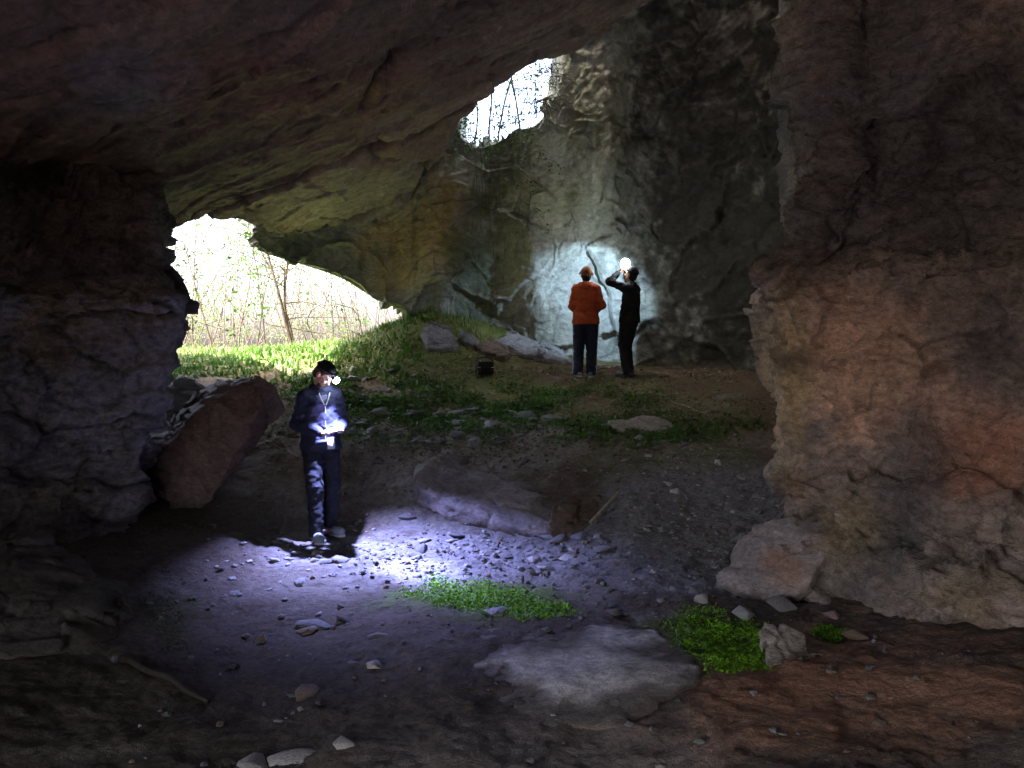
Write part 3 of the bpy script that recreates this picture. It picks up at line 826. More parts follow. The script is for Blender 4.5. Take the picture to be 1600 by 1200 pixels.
# ------------------------------------------------------------------ tubes, sticks, plants
def tube(pts, r0, r1, sides=6):
    pts = np.asarray(pts, float); n = len(pts)
    tg = np.gradient(pts, axis=0); tg /= np.maximum(np.linalg.norm(tg, axis=1, keepdims=True), 1e-9)
    up = np.array([0, 0, 1.]) if abs(tg[0, 2]) < .9 else np.array([1., 0, 0])
    V = []
    for i in range(n):
        a = np.cross(tg[i], up); a /= np.linalg.norm(a) + 1e-9; b = np.cross(a, tg[i])
        r = r0 + (r1 - r0) * i / (n - 1)
        for k in range(sides):
            th = 2 * math.pi * k / sides
            V.append(pts[i] + r * (math.cos(th) * a + math.sin(th) * b))
    Fq = []
    for i in range(n - 1):
        for k in range(sides):
            k2 = (k + 1) % sides
            Fq.append((i * sides + k, i * sides + k2, (i + 1) * sides + k2, (i + 1) * sides + k))
    return np.array(V), np.array(Fq)

class Acc:
    def __init__(s): s.V = []; s.F = []; s.n = 0
    def add(s, VF):
        V, Fq = VF; s.V.append(V); s.F.append(Fq + s.n); s.n += len(V)
    def build(s, name, mat, parent=None, smooth=True, org=None):
        V = np.concatenate(s.V); Fq = np.concatenate(s.F)
        if org is not None: V = V - np.asarray(org)
        return put(name, mesh_np(name, V, Fq, smooth), mat, parent)

def wander(p0, d0, length, n, wob, grav, rr):
    pts = [np.array(p0, float)]; d = np.array(d0, float); d /= np.linalg.norm(d)
    for _ in range(n):
        d = d + rr.normal(size=3) * wob + np.array([0, 0, grav]); d /= np.linalg.norm(d)
        pts.append(pts[-1] + d * length / n)
    return np.array(pts)

def leaf_quads(C, size, rr, droop=0.0):
    C = np.asarray(C); n = len(C)
    d = rr.normal(size=(n, 3)); d[:, 2] -= droop; d /= np.linalg.norm(d, axis=1, keepdims=True)
    s = np.cross(d, rr.normal(size=(n, 3))); s /= np.linalg.norm(s, axis=1, keepdims=True)
    nn = np.cross(d, s)
    L = (size * (0.6 + 0.8 * rr.rand(n)))[:, None]
    V = np.stack([C, C + d * L * .5 + s * L * .28 + nn * L * .05, C + d * L, C + d * L * .5 - s * L * .28 + nn * L * .05], 1).reshape(-1, 3)
    Fq = np.arange(4 * n).reshape(n, 4)
    return V, Fq

def sapling(base, lean, height, r0, nbr, nleaf, label, seed, leaf=0.07, mat=M_LEAF, bark=M_TWIG, group='saplings outside the cave mouth', stems=1, name='sapling', droop=0.5, wob=0.06, blen=0.35, cat='sapling'):
    rr = np.random.RandomState(seed)
    base = np.array(base, float)
    root = empty(name, base); tag(root, label, cat, group)
    tr = Acc(); tips = []
    for s in range(stems):
        o = rr.normal(size=3) * [.12, .12, 0] * (s > 0)
        P = wander(o, np.array(lean) + rr.normal(size=3) * .06, height * rr.uniform(.8, 1.05), 14, wob, -.005, rr)
        P[0, 2] -= .1
        tr.add(tube(P, r0, r0 * .25, 6))
        for b in range(nbr):
            i = rr.randint(2, 14)
            d = rr.normal(size=3); d[2] = abs(d[2]) * .5 + .2
            Q = wander(P[i], d, height * blen * rr.uniform(.4, 1), 7, .16, -.07 * droop, rr)
            tr.add(tube(Q, r0 * .35, r0 * .1, 4))
            tips.append(Q)
            for _ in range(2):
                j = rr.randint(2, 7); d2 = rr.normal(size=3)
                Q2 = wander(Q[j], d2, height * blen * .35, 5, .2, -.1 * droop, rr)
                tr.add(tube(Q2, r0 * .16, r0 * .07, 3)); tips.append(Q2)
    tr.build('trunk', bark, root)
    allp = np.concatenate(tips)
    C = allp[rr.randint(0, len(allp), nleaf)] + rr.normal(size=(nleaf, 3)) * .07
    a = Acc(); a.add(leaf_quads(C, leaf, rr, droop)); a.build('crown', mat, root, smooth=False)
    return root

def gpt(px, d):
    p = PX(px, 545, d); return np.array([p[0], p[1], gz(p[0], p[1])])
# saplings seen through the mouth
SAP = [(455, 17.0, (-.16, 0, 1), 4.5, .034, 3, 6, 220, 'clump of three brown leaning trunks outside the cave mouth', M_BARK, 'tree'),
       (300, 17.2, (.10, 0, 1), 4.2, .022, 1, 12, 320, None, M_TWIG, 'sapling'), (335, 17.6, (-.14, 0, 1), 4.6, .026, 1, 12, 360, None, M_TWIG, 'sapling'), (372, 16.9, (.05, 0, 1), 4.4, .020, 1, 12, 420, None, M_TWIG, 'sapling'),
       (398, 18.2, (.22, 0, 1), 5, .024, 1, 12, 520, None, M_TWIG, 'sapling'), (415, 17.3, (-.03, 0, 1), 4.6, .020, 1, 12, 420, None, M_TWIG, 'sapling'), (490, 18.4, (-.28, 0, 1), 4.6, .024, 1, 12, 330, None, M_TWIG, 'sapling'),
       (520, 18.0, (.05, 0, 1), 3.4, .018, 1, 9, 240, None, M_TWIG, 'sapling'), (552, 18.6, (-.2, 0, 1), 3.2, .016, 1, 9, 200, None, M_TWIG, 'sapling'), (585, 19.2, (-.2, 0, 1), 3.0, .014, 1, 8, 160, None, M_TWIG, 'sapling'),
       (318, 19.6, (.2, 0, 1), 5.2, .024, 1, 12, 380, None, M_TWIG, 'sapling'), (438, 20.2, (.12, 0, 1), 5.2, .022, 1, 12, 360, None, M_TWIG, 'sapling'), (355, 21, (-.1, 0, 1), 5.2, .022, 1, 12, 360, None, M_TWIG, 'sapling'), (280, 18, (.3, 0, 1), 5, .02, 1, 12, 300, None, M_TWIG, 'sapling')]
for i, (px, d, ln, h, r0, st, nb_, nl, lb, bk, ct) in enumerate(SAP):
    sapling(gpt(px, d), ln, h, r0 * (1 if lb else .75), nb_ * 2, nl * 2, lb or 'thin leafy sapling standing in the light outside the cave mouth', 200 + i, .05 if i % 2 else .04, M_LEAF2 if i % 3 else M_LEAF, bk,
            None if lb else 'saplings outside the cave mouth', st, 'tree' if ct == 'tree' else 'sapling', cat=ct)
# arching bramble
rr = np.random.RandomState(31)
def bramble(pxs, label, r0=.012, leaves=30, seed=0, name='bramble', mat=M_TWIG, hang=False):
    P = np.array([PX(*p) for p in pxs]); T = np.linspace(0, len(P) - 1, 5 * len(P))
    Q = crom(P, T)
    rr = np.random.RandomState(seed)
    Q = Q + rr.normal(size=Q.shape) * .01
    org = Q[0]
    root = empty(name, org); tag(root, label, 'vine' if name != 'bramble' else 'bramble')
    a = Acc(); a.add(tube(Q - org, r0, r0 * .5, 5)); a.build('stem', mat, root)
    if leaves:
        a = Acc(); C = (Q - org)[rr.randint(0, len(Q), leaves)] + rr.normal(size=(leaves, 3)) * .05
        a.add(leaf_quads(C, .07, rr, .6)); a.build('foliage', M_LEAF, root, False)
    return root
bramble([(500, 548, 16.3), (480, 500, 16.2), (500, 477, 16.0), (545, 480, 15.9), (562, 500, 15.8), (572, 548, 15.8)], 'arching bare bramble under the hanging prow', .014, 14, 1)
bramble([(600, 548, 16.2), (560, 522, 16.0), (520, 505, 16.0), (490, 503, 16.2)], 'low bramble shoot bending towards the leaning trunks', .012, 20, 2)
bramble([(330, 350, 13.2), (318, 375, 13.0), (330, 392, 13.0), (350, 385, 13.0), (352, 350, 13.2)], 'looped vine hanging from the top of the cave mouth', .010, 10, 3, 'hanging_vine')
for i, (x, y0, y1, dd) in enumerate([(355, 348, 470, 13.6), (372, 350, 520, 13.7), (384, 350, 440, 13.6), (402, 352, 500, 13.9), (290, 352, 450, 13.4), (310, 350, 500, 13.5), (270, 352, 420, 13.3), (412, 400, 520, 14.6)]):
    bramble([(x, y0 - 8, dd), (x + rr.uniform(-8, 8), y0 + (y1 - y0) * .3, dd), (x + rr.uniform(-12, 12), y0 + (y1 - y0) * .65, dd), (x + rr.uniform(-14, 14), y1, dd)],
            'slender green vine hanging across the cave mouth', .004, 30, 40 + i, 'hanging_vine')['group'] = 'vines hanging across the cave mouth'

# distant thicket
def thicket(n, nl, seed):
    rr = np.random.RandomState(seed); a = Acc(); C = []
    for i in range(n):
        x = rr.uniform(-16, 2); y = rr.uniform(22, 34)
        P = wander((x, y, gz(x, y) - .1), (rr.uniform(-.4, .4), 0, 1), rr.uniform(3.0, 7.5), 9, .12, -.01, rr)
        a.add(tube(P, .017, .006, 4)); C.append(P)
    root = empty('thicket', (0, 0, 0)); tag(root, 'pale tangled thicket beyond the cave mouth', kind='stuff')
    a.build('stem', M_TWIG, root)
    C = np.concatenate(C); C = C[rr.randint(0, len(C), nl)] + rr.normal(size=(nl, 3)) * .4
    b = Acc(); b.add(leaf_quads(C, .09, rr, .4)); b.build('foliage', M_LEAF2, root, False)
    for c in root.children: c['kind'] = 'stuff'
thicket(430, 6500, 3)

# skylight growth
for i, (px, py, d, ln, h, nl) in enumerate([(765, 215, 16.2, (.02, 0, 1), 3.0, 160), (778, 215, 16.6, (-.03, 0, 1), 3.2, 180), (740, 222, 16.8, (.2, 0, 1), 2.5, 240), (815, 200, 16.3, (-.2, 0, 1), 2.8, 200)]):
    p = PX(px, py, d)
    sapling(p - [0, 0, .12], ln, h, .022, 12, nl, 'thin sapling rooted on the rim of the roof hole', 300 + i, .055, M_LEAF, M_TWIG, 'saplings on the rim of the roof hole', name='sapling')
def tangle(name, label, spots, n, ln, seed, mat, leafn=0, r=.006, grav=-.12):
    rr = np.random.RandomState(seed); a = Acc(); allp = []
    root = None
    for i in range(n):
        px, py, d = spots[rr.randint(len(spots))]
        p = PX(px + rr.uniform(-14, 14), py + rr.uniform(-12, 12), d + rr.uniform(-.25, .2))
        if root is None: root = empty(name, p); org = p
        P = wander(p - org, rr.normal(size=3) * [1, .3, 1], ln * rr.uniform(.4, 1.2), 9, .22, grav, rr)
        a.add(tube(P, r * rr.uniform(.6, 1.6), r * .3, 4)); allp.append(P)
    a.build('stem', mat, root)
    if leafn:
        C = np.concatenate(allp); C = C[rr.randint(0, len(C), leafn)] + rr.normal(size=(leafn, 3)) * .05
        b = Acc(); b.add(leaf_quads(C, .055, rr, .5)); b.build('foliage', M_LEAF, root, False)
    tag(root, label, 'roots')
    return root
tangle('hanging_root', 'tangle of dry roots hanging from the side of the roof hole', [(842, 118, 14.25), (856, 122, 14.25), (848, 155, 14.3), (828, 140, 14.3), (860, 105, 14.25), (838, 175, 14.35)], 90, .62, 5, M_TWIG, 90, .007)
tangle('rim_bramble', 'leafy brambles sprawling on the lower rim of the roof hole', [(716, 200, 14.1), (740, 212, 14.1), (770, 205, 14.1), (800, 195, 14.1), (725, 190, 14.1), (785, 185, 14.1)], 60, .6, 6, M_TWIG, 520, .006, -.02)
tangle('trailing_vine', 'green vine trailing down the wall below the roof hole', [(826, 200, 14.45), (830, 240, 14.5), (828, 290, 14.6), (824, 170, 14.4), (822, 330, 14.7)], 22, .5, 7, M_TWIG, 190, .004, -.2)
for i, (x0, y0, x1, y1) in enumerate([(752, 232, 748, 520), (760, 230, 764, 528), (768, 228, 776, 520), (742, 230, 738, 420), (781, 225, 786, 450)]):
    b = bramble([(x0, y0, 14.6), (x0 + rr.uniform(-5, 5), y0 * .66 + y1 * .34, 14.65), (x1 + rr.uniform(-5, 5), y0 * .33 + y1 * .67, 14.7), (x1, y1, 14.75)], 'long thin root dangling in front of the dark wall recess', .005, 12, 60 + i, 'dangling_root', M_TWIG)
    b['group'] = 'roots dangling below the roof hole'; b['category'] = 'root'

# grass
def blades(name, label, n, sampler, hmin, hmax, wd, seed, mat, lean=.5):
    rr = np.random.RandomState(seed)
    x, y = sampler(rr, n); n = len(x); z = ground_h(x, y) - .01
    B = np.stack([x, y, z], 1)
    h = (hmin + (hmax - hmin) * rr.rand(n) ** 2.2)[:, None]
    a = rr.uniform(0, 6.283, n); dr = np.stack([np.cos(a), np.sin(a), np.zeros(n)], 1)
    sd_ = np.stack([-np.sin(a), np.cos(a), np.zeros(n)], 1) * wd
    up = np.array([0, 0, 1.]); ln = (lean * rr.rand(n))[:, None]
    m = B + up * h * .6 + dr * h * ln * .4; tp = B + up * h * (1 - .35 * ln) + dr * h * ln * 1.1
    V = np.stack([B - sd_, B + sd_, m + sd_ * .8, m - sd_ * .8, tp + sd_ * .1, tp - sd_ * .1], 1).reshape(-1, 3)
    k = np.arange(n)[:, None] * 6
    Fq = np.concatenate([k + [0, 1, 2, 3], k + [3, 2, 4, 5]])
    o = put(name, mesh_np(name, V, Fq, True), mat)
    tag(o, label, kind='stuff')
    return o
def s_bank(rr, n):
    x = rr.uniform(-6.5, 0.4, n * 5); y = rr.uniform(12.6, 17.5, n * 5)
    P = np.stack([x, y, x * 0], 1); m = fbm(P * 1.5, 4, .6, seed=90)
    w_ = sst(12.6, 14.8, y - .9 * np.clip(x + 1.8, 0, 9)) * sst(-.35, .15, m) + .3 * m
    k = rr.rand(n * 5) < w_ * .8
    k &= ~((x > -0.6) & (y > 15))
    return x[k][:n], y[k][:n]
blades('grass', 'bright green grass along the bank at the cave mouth', 11000, s_bank, .03, .18, .007, 11, M_GRASS, .9)
def s_leafy(rr, n):
    x = rr.uniform(-5.5, -1.3, n * 4); y = rr.uniform(11.9, 15.6, n * 4); P = np.stack([x, y, x * 0], 1)
    k = fbm(P * 1.1, 3, seed=95) + .35 * sst(-1.5, -3.0, x) > .12; return x[k][:n], y[k][:n]
blades('broad_leaf_plant', 'broad leaved green plants among the grass of the bank', 3200, s_leafy, .03, .17, .02, 12, M_LEAF, 1.3)

def creepers(name, label, n, sampler, size, seed, mat, lift=.03):
    rr = np.random.RandomState(seed)
    x, y = sampler(rr, n); n = len(x); z = ground_h(x, y)
    C = np.stack([x, y, z + rr.rand(n) * lift], 1)
    d = rr.normal(size=(n, 3)); d[:, 2] = np.abs(d[:, 2]) * .5 + .05; d /= np.linalg.norm(d, axis=1, keepdims=True)
    s = np.cross(d, rr.normal(size=(n, 3)) * .35 + [0, 0, 1]); s /= np.linalg.norm(s, axis=1, keepdims=True)
    L = (size * (0.5 + rr.rand(n)))[:, None]
    V = np.stack([C, C + d * L * .5 + s * L * .4, C + d * L, C + d * L * .5 - s * L * .4], 1).reshape(-1, 3)
    o = put(name, mesh_np(name, V, np.arange(4 * n).reshape(n, 4), False), mat)
    tag(o, label, kind='stuff')
    return o
def s_slope(rr, n):
    x = rr.uniform(-3.2, 3.4, n * 8); y = rr.uniform(10.2, 14, n * 8); P = np.stack([x, y, x * 0], 1)
    m = fbm(P * 1.3, 4, seed=97)
    c = np.exp(-(((x + .3) / 1.9) ** 2 + ((y - 11.9) / 1.1) ** 2)) + .8 * np.exp(-(((x - 1.8) / 1.1) ** 2 + ((y - 10.7) / .4) ** 2)) + .9 * np.exp(-(((x + 2.4) / .8) ** 2 + ((y - 12.3) / 1) ** 2))
    k = rr.rand(n * 8) < c * sst(-.2, .3, m + .1); return x[k][:n], y[k][:n]
creepers('ground_creeper', 'low green creeping plants on the slope below the back wall', 30000, s_slope, .035, 13, M_LEAF, .03)
def s_moss(cx, cy, rx, ry, tilt, seed, thr=1.0):
    c = [on_ground(cx, cy)]
    def f(rr, n):
        px = cx + rr.uniform(-1.5, 1.5, n * 6) * rx; py = cy + rr.uniform(-1.5, 1.5, n * 6) * ry
        u = (px - cx) / rx; v = (py - cy - tilt * (px - cx)) / ry
        P = np.stack([px / 60, py / 25, px * 0 + seed], 1)
        nz_ = fbm(P, 4, .6, seed=seed)
        rad = (u * u + v * v) + nz_ * 1.3
        k = rr.rand(len(px)) < sst(thr + .55, thr - .8, rad) ** 1.5
        px, py = px[k][:n], py[k][:n]
        u_ = (px - 800) / F_PX; v_ = -(py - 600) / F_PX
        sx_ = u_ / (cp + v_ * sp); sz_ = -(-sp + v_ * cp) / (cp + v_ * sp)
        d = (CAM[2] - .03) / sz_
        for _ in range(4):
            d = (CAM[2] - ground_base(sx_ * d, d)) / sz_
        return sx_ * d, d
    return f
creepers('moss', 'bright lime green moss patch at the edge of the lamplit floor', 8500, s_moss(760, 938, 122, 27, .14, 3), .017, 14, M_MOSS, .014)
creepers('moss', 'green moss patch in front of the corner boulder', 8500, s_moss(1130, 1003, 88, 42, .12, 5), .016, 15, M_MOSS, .014)
creepers('moss', 'small strip of moss at the top of the red earth', 900, s_moss(1296, 986, 32, 10, .05, 8), .02, 16, M_MOSS, .02)
creepers('moss', 'dull moss at the foot of the left pillar', 1600, s_moss(255, 965, 45, 40, .7, 9), .013, 17, plain('dull_moss', (.085, .09, .03), .8, .3, 14), .012)

# litter
def litter(n, seed):
    rr = np.random.RandomState(seed)
    x = rr.uniform(-3.5, 3.6, n * 3); y = rr.uniform(9.6, 14.6, n * 3)
    k = fbm(np.stack([x, y, x * 0], 1) * 1.2, 3, seed=99) > -.05; x, y = x[k][:n], y[k][:n]; n = len(x)
    C = np.stack([x, y, ground_h(x, y) + .006 + .012 * rr.rand(n)], 1)
    a = rr.uniform(0, 6.283, n); d = np.stack([np.cos(a), np.sin(a), rr.normal(size=n) * .15], 1)
    s_ = np.stack([-np.sin(a), np.cos(a), rr.normal(size=n) * .4], 1)
    straw = rr.rand(n) < .45
    L = np.where(straw, .10 + .16 * rr.rand(n), .03 + .04 * rr.rand(n))[:, None]; W = np.where(straw, .0035, .016)[:, None]
    V = np.stack([C, C + d * L * .5 + s_ * W, C + d * L, C + d * L * .5 - s_ * W], 1).reshape(-1, 3)
    pal = np.array([(.30, .22, .14), (.20, .13, .08), (.40, .34, .25), (.13, .09, .06)])
    colr = np.repeat(pal[rr.randint(0, 4, n)], 4, 0)
    tag(put('leaf_litter', mesh_np('leaf_litter', V, np.arange(4 * n).reshape(n, 4), False, colr), M_GROUND), 'dry leaves and straw littering the earth slope', kind='stuff')
litter(7500, 44)

# sticks
def stick(a, b, r, label, lift=.02, wob=.02, seed=0, name='stick', mat=None, n=9, group=None):
    rr = np.random.RandomState(seed)
    A, B = on_ground(*a), on_ground(*b)
    T = np.linspace(0, 1, n)[:, None]; P = A + (B - A) * T + rr.normal(size=(n, 3)) * wob
    P[:, 2] = np.maximum(ground_h(P[:, 0], P[:, 1]) + r * .6, A[2] + (B[2] - A[2]) * T[:, 0]) 
    org = P[n // 2].copy()
    V, Fq = tube(P - org, r, r * .55, 6)
    o = put(name, mesh_np(name, V, Fq), mat or M_STICK); o.location = org
    tag(o, label, 'stick', group)
STK = [((692, 700), (800, 692), .010, 'pale stick lying along the rubble band'), ((800, 675), (850, 708), .012, 'pale forked stick on the slope behind the long boulder'), ((415, 690), (478, 724), .008, 'thin pale stick beside the standing person'), ((532, 568), (566, 584), .012, 'short bright stick on the green bank'),
       ((770, 548), (850, 566), .02, 'grey branch lying below the fallen slabs'), ((660, 595), (700, 612), .009, 'thin twig on the mossy slope'), ((1050, 628), (1105, 650), .010, 'thin stick on the dark slope near the mossy rock'), ((905, 690), (945, 700), .008, 'short twig in front of the flat topped rock')]
for i, (a, b, r, lb) in enumerate(STK): stick(a, b, r, lb, seed=i)
P0, P1 = PX(922, 818, 8.32), PX(966, 770, 8.75)
V, Fq = tube(np.array([P0 + (P1 - P0) * k / 6 for k in range(7)]) - P0, .022, .016, 7)
o = put('stick', mesh_np('stick', V, Fq), M_STICK); o.location = P0; tag(o, 'stout brown stick propped on the dark wedge of rock', 'stick')
stick((190, 1035), (325, 1102), .024, 'old dark log lying at the foot of the left pillar', seed=22, name='log', mat=plain('rotten_wood', (.035, .028, .022), .9, .3, 20), wob=.005)

# ------------------------------------------------------------------ people
class Sdf:
    def __init__(s, lo, hi, h):
        s.lo = np.array(lo, float); s.h = h
        n = np.ceil((np.array(hi) - s.lo) / h).astype(int) + 1
        s.ax = [s.lo[k] + h * np.arange(n[k]) for k in range(3)]
        s.F = np.full(tuple(n), 0.5, np.float32)
    def box(s, c0, c1):
        sl = []
        for k in range(3):
            a = int(np.clip(np.floor((c0[k] - s.lo[k]) / s.h), 0, len(s.ax[k]))); b = int(np.clip(np.ceil((c1[k] - s.lo[k]) / s.h) + 1, 0, len(s.ax[k])))
            sl.append(slice(a, b))
        return tuple(sl)
    def put(s, c0, c1, fn, k, sub=False):
        sl = s.box(np.asarray(c0) - .09, np.asarray(c1) + .09)
        g = np.stack(np.meshgrid(*[s.ax[i][sl[i]] for i in range(3)], indexing='ij'), -1)
        if g.size == 0: return
        d = fn(g); f = s.F[sl]
        if sub:
            hh = np.clip(.5 - .5 * (f + d) / k, 0, 1); r = f * (1 - hh) - d * hh + k * hh * (1 - hh)
        else:
            hh = np.clip(.5 + .5 * (d - f) / k, 0, 1); r = d * (1 - hh) + f * hh - k * hh * (1 - hh)
        s.F[sl] = r
    def cap(s, a, b, r0, r1, k=.02, sub=False):
        a = np.asarray(a, float); b = np.asarray(b, float); ba = b - a; L2 = ba @ ba + 1e-9
        def fn(g):
            t_ = np.clip(((g - a) @ ba) / L2, 0, 1)
            return np.linalg.norm(g - a - t_[..., None] * ba, axis=-1) - (r0 + (r1 - r0) * t_)
        m = max(r0, r1); s.put(np.minimum(a, b) - m, np.maximum(a, b) + m, fn, k, sub)
    def ell(s, c, r, R=None, k=.02, sub=False):
        c = np.asarray(c, float); r = np.asarray(r, float); R = np.eye(3) if R is None else np.asarray(R)
        def fn(g):
            q = (g - c) @ R
            k0 = np.linalg.norm(q / r, axis=-1); k1 = np.linalg.norm(q / (r * r), axis=-1)
            return k0 * (k0 - 1) / np.maximum(k1, 1e-6)
        m = r.max(); s.put(c - m, c + m, fn, k, sub)
    def crumple(s, amp, seed):
        m = np.abs(s.F) < .05
        I = np.argwhere(m); P = s.lo + s.h * I
        w_ = np.stack([fbm(P * 4, 2, seed=seed + k) for k in (1, 2, 3)], 1) * .05
        s.F[m] -= (amp * fbm((P + w_) * np.array([6, 6, 11.]), 3, .55, seed=seed, ridged=True) - amp * .3).astype(np.float32)
    def cut(s, axis_, val, keep_above=True):
        ax = s.ax[axis_]; sh = [1, 1, 1]; sh[axis_] = -1
        p = (val - ax if keep_above else ax - val).reshape(sh)
        s.F = np.maximum(s.F, p)
    def mesh(s, name):
        return mesh_np(name, *surface_nets(s.F, s.lo, s.h))

def rotm(yaw=0, pitch=0, roll=0):
    return np.array(Matrix.Rotation(yaw, 3, 'Z') @ Matrix.Rotation(pitch, 3, 'X') @ Matrix.Rotation(roll, 3, 'Y'))

def add_hand(S_, wr, d, n, thumb, curl=.5, sc=1.0):
    wr = np.asarray(wr, float); d = np.asarray(d, float) / np.linalg.norm(d)
    n = np.asarray(n, float); n = n - d * (n @ d); n /= np.linalg.norm(n)
    a = np.cross(d, n) * thumb
    R = np.stack([a, d, n], 1)
    S_.cap(wr - d * .02, wr + d * .03, .026, .026, .015)
    S_.ell(wr + d * .055 * sc, np.array([.041, .052, .017]) * sc, R, .012)
    for i, (o, L) in enumerate([(.030, .070), (.010, .080), (-.010, .074), (-.030, .058)]):
        b = wr + d * .092 * sc + a * o * sc
        L *= sc
        d1 = d * math.cos(curl * .5) + n * math.sin(curl * .5); d2 = d * math.cos(curl * 1.4) + n * math.sin(curl * 1.4)
        m = b + d1 * L * .5
        S_.cap(b - d * .02, m, .0095, .009, .004); S_.cap(m, m + d2 * L * .5, .009, .0075, .004)
    tb = wr + d * .03 * sc + a * .034 * sc
    t1 = tb + (d * .6 + a * .7 + n * .25) * .040 * sc
    S_.cap(tb - a * .01, t1, .013, .011, .008); S_.cap(t1, t1 + (d * .9 + a * .25 + n * .3) * .030 * sc, .011, .009, .004)

def person(loc, yaw, J, spec):
    """J: joints in local metres, the figure faces -y"""
    root = empty('person', loc, yaw); tag(root, spec['label'], 'person')
    hd = np.array(J['head']); R = rotm(J.get('hyaw', 0), J.get('hpitch', 0), J.get('hroll', 0))
    H = lambda x, y, z: hd + R @ np.array([x, y, z])
    h = .0085
    allj = np.array([J[k] for k in J if isinstance(J[k], (tuple, list, np.ndarray)) and len(J[k]) == 3 and k not in ('hlN', 'hrN', 'hlD', 'hrD')])
    lo = allj.min(0) - [.24, .3, .12]; hi = allj.max(0) + [.24, .24, .2]
    B = Sdf(lo, hi, h)
    ch, pl, nk = np.array(J['chest']), np.array(J['pelvis']), np.array(J['neck'])
    B.ell(pl, (.155, .11, .13), k=.04); B.ell(ch, (.165, .105, .20), k=.05); B.ell((pl + ch) / 2, (.14, .10, .16), k=.05)
    B.cap(np.array(J['shL']), J['shR'], .06, .06, .05)
    B.cap(nk - [0, 0, .05], hd - R @ np.array([0, -.01, .06]), .058, .052, .03)
    for s in 'LR':
        B.cap(J['sh' + s], J['el' + s], .052, .042, .03); B.cap(J['el' + s], J['wr' + s], .042, .027, .02)
        B.cap(J['hip' + s], J['kn' + s], .088, .058, .03); B.cap(J['kn' + s], J['an' + s], .056, .036, .02)
        an = np.array(J['an' + s]); fd = np.array(J['ft' + s])
        B.cap(an - [0, 0, .045], an + fd * .16 - [0, 0, .055], .036, .028, .03)
        add_hand(B, J['wr' + s], J['h' + s.lower() + 'D'], J['h' + s.lower() + 'N'], J['th' + s], J.get('curl' + s, .6), spec.get('hand', 1.0))
    # head
    B.ell(H(0, 0.008, .035), (.074, .094, .088), R, .02)
    B.ell(H(0, -.025, -.045), (.056, .066, .068), R, .03)
    B.cap(H(0, -.086, .012), H(0, -.108, -.026), .010, .015, .012)
    B.ell(H(0, -.082, .030), (.05, .016, .012), R, .012)
    for s in (-1, 1):
        B.ell(H(.076 * s, .01, -.005), (.010, .022, .033), R, .006)
        B.ell(H(.03 * s, -.096, .008), (.014, .012, .010), R, .008, sub=True)
        B.ell(H(.036 * s, -.072, -.022), (.022, .018, .018), R, .015)
    B.ell(H(0, -.089, -.060), (.024, .012, .007), R, .006)
    B.ell(H(0, -.080, -.098), (.024, .018, .018), R, .012)
    put('body', B.mesh('body'), spec['skin'], root)
    for s in (-1, 1):
        e = Sdf(H(.03 * s, -.086, .008) - .03, H(.03 * s, -.086, .008) + .03, .004); e.ell(H(.03 * s, -.084, .008), (.012, .012, .009), R, .002)
        put('eye', e.mesh('eye'), spec['eye'], root)
    # trousers
    T = Sdf(lo, hi, .011)
    T.ell(pl + [0, 0, .01], (.178, .130, .145), k=.04)
    rw = spec.get('trouser', 1.0)
    for s in 'LR':
        kn, an = np.array(J['kn' + s]), np.array(J['an' + s])
        T.cap(J['hip' + s], kn, .112 * rw, .082 * rw, .03); T.cap(kn, an - [0, 0, .045], .080 * rw, .072 * rw, .03)
    zc = min(J['anL'][2], J['anR'][2]) - .055
    T.crumple(.019, 3)
    T.cut(2, zc); T.cut(2, pl[2] + .12, False)
    tro = put('trousers', T.mesh('trousers'), spec['trousers'], root)
    for s in 'LR':
        if spec.get('stripe'):
            hp, kn, an = [np.array(J[k + s]) for k in ('hip', 'kn', 'an')]
            sx = 1 if s == 'L' else -1
            off = np.array([sx, 0, 0])
            A1, A2, A3 = hp + off * .112 * rw, kn + off * .083 * rw, an + off * .075 * rw
            pts = np.array([A1, (A1 + A2) / 2 + off * .002, A2, (A2 + A3) / 2, A3 - [0, 0, .02]])
            V, Fq = tube(crom(pts, np.linspace(0, 4, 14)), .016, .016, 6)
            put('stripe', mesh_np('stripe', V, Fq), spec['stripe'], tro)
    # shoes
    for s in 'LR':
        an = np.array(J['an' + s]); fd = np.array(J['ft' + s], float); ax_ = np.array([-fd[1], fd[0], 0])
        q_ = Sdf(an - [.25, .25, .14], an + [.25, .25, .08], .009)
        q_.cap(an - fd * .04 - [0, 0, .045], an + fd * .17 - [0, 0, .052], .046, .040, .02)
        q_.ell(an + fd * .15 - [0, 0, .05], (.05, .05, .042), k=.03); q_.cap(an, an - [0, 0, .04], .048, .05, .03)
        q_.cut(2, an[2] - .093)
        sh = put('shoe', q_.mesh('shoe'), spec['shoe'], root)
        so_ = Sdf(an - [.25, .25, .14], an + [.25, .25, .08], .009)
        so_.cap(an - fd * .045 - [0, 0, .085], an + fd * .175 - [0, 0, .085], .049, .047, .02); so_.cut(2, an[2] - .098); so_.cut(2, an[2] - .074, False)
        put('sole', so_.mesh('sole'), spec['sole'], sh)
    # jacket
    K = Sdf(lo, hi, .011); bk = spec.get('bulk', 1.0)
    K.ell(ch, (.188 * bk, .132 * bk, .225), k=.05); K.ell((pl + ch) / 2, (.178 * bk, .135 * bk, .19), k=.06); K.ell(pl + [0, 0, .0], (.186 * bk, .145 * bk, .24), k=.06); K.ell(pl - [0, 0, .10], (.200 * bk, .158 * bk, .22), k=.06)
    K.cap(J['shL'], nk - [0, 0, .03], .062, .06, .06); K.cap(J['shR'], nk - [0, 0, .03], .062, .06, .06)
    rr = np.random.RandomState(spec.get('seed', 1))
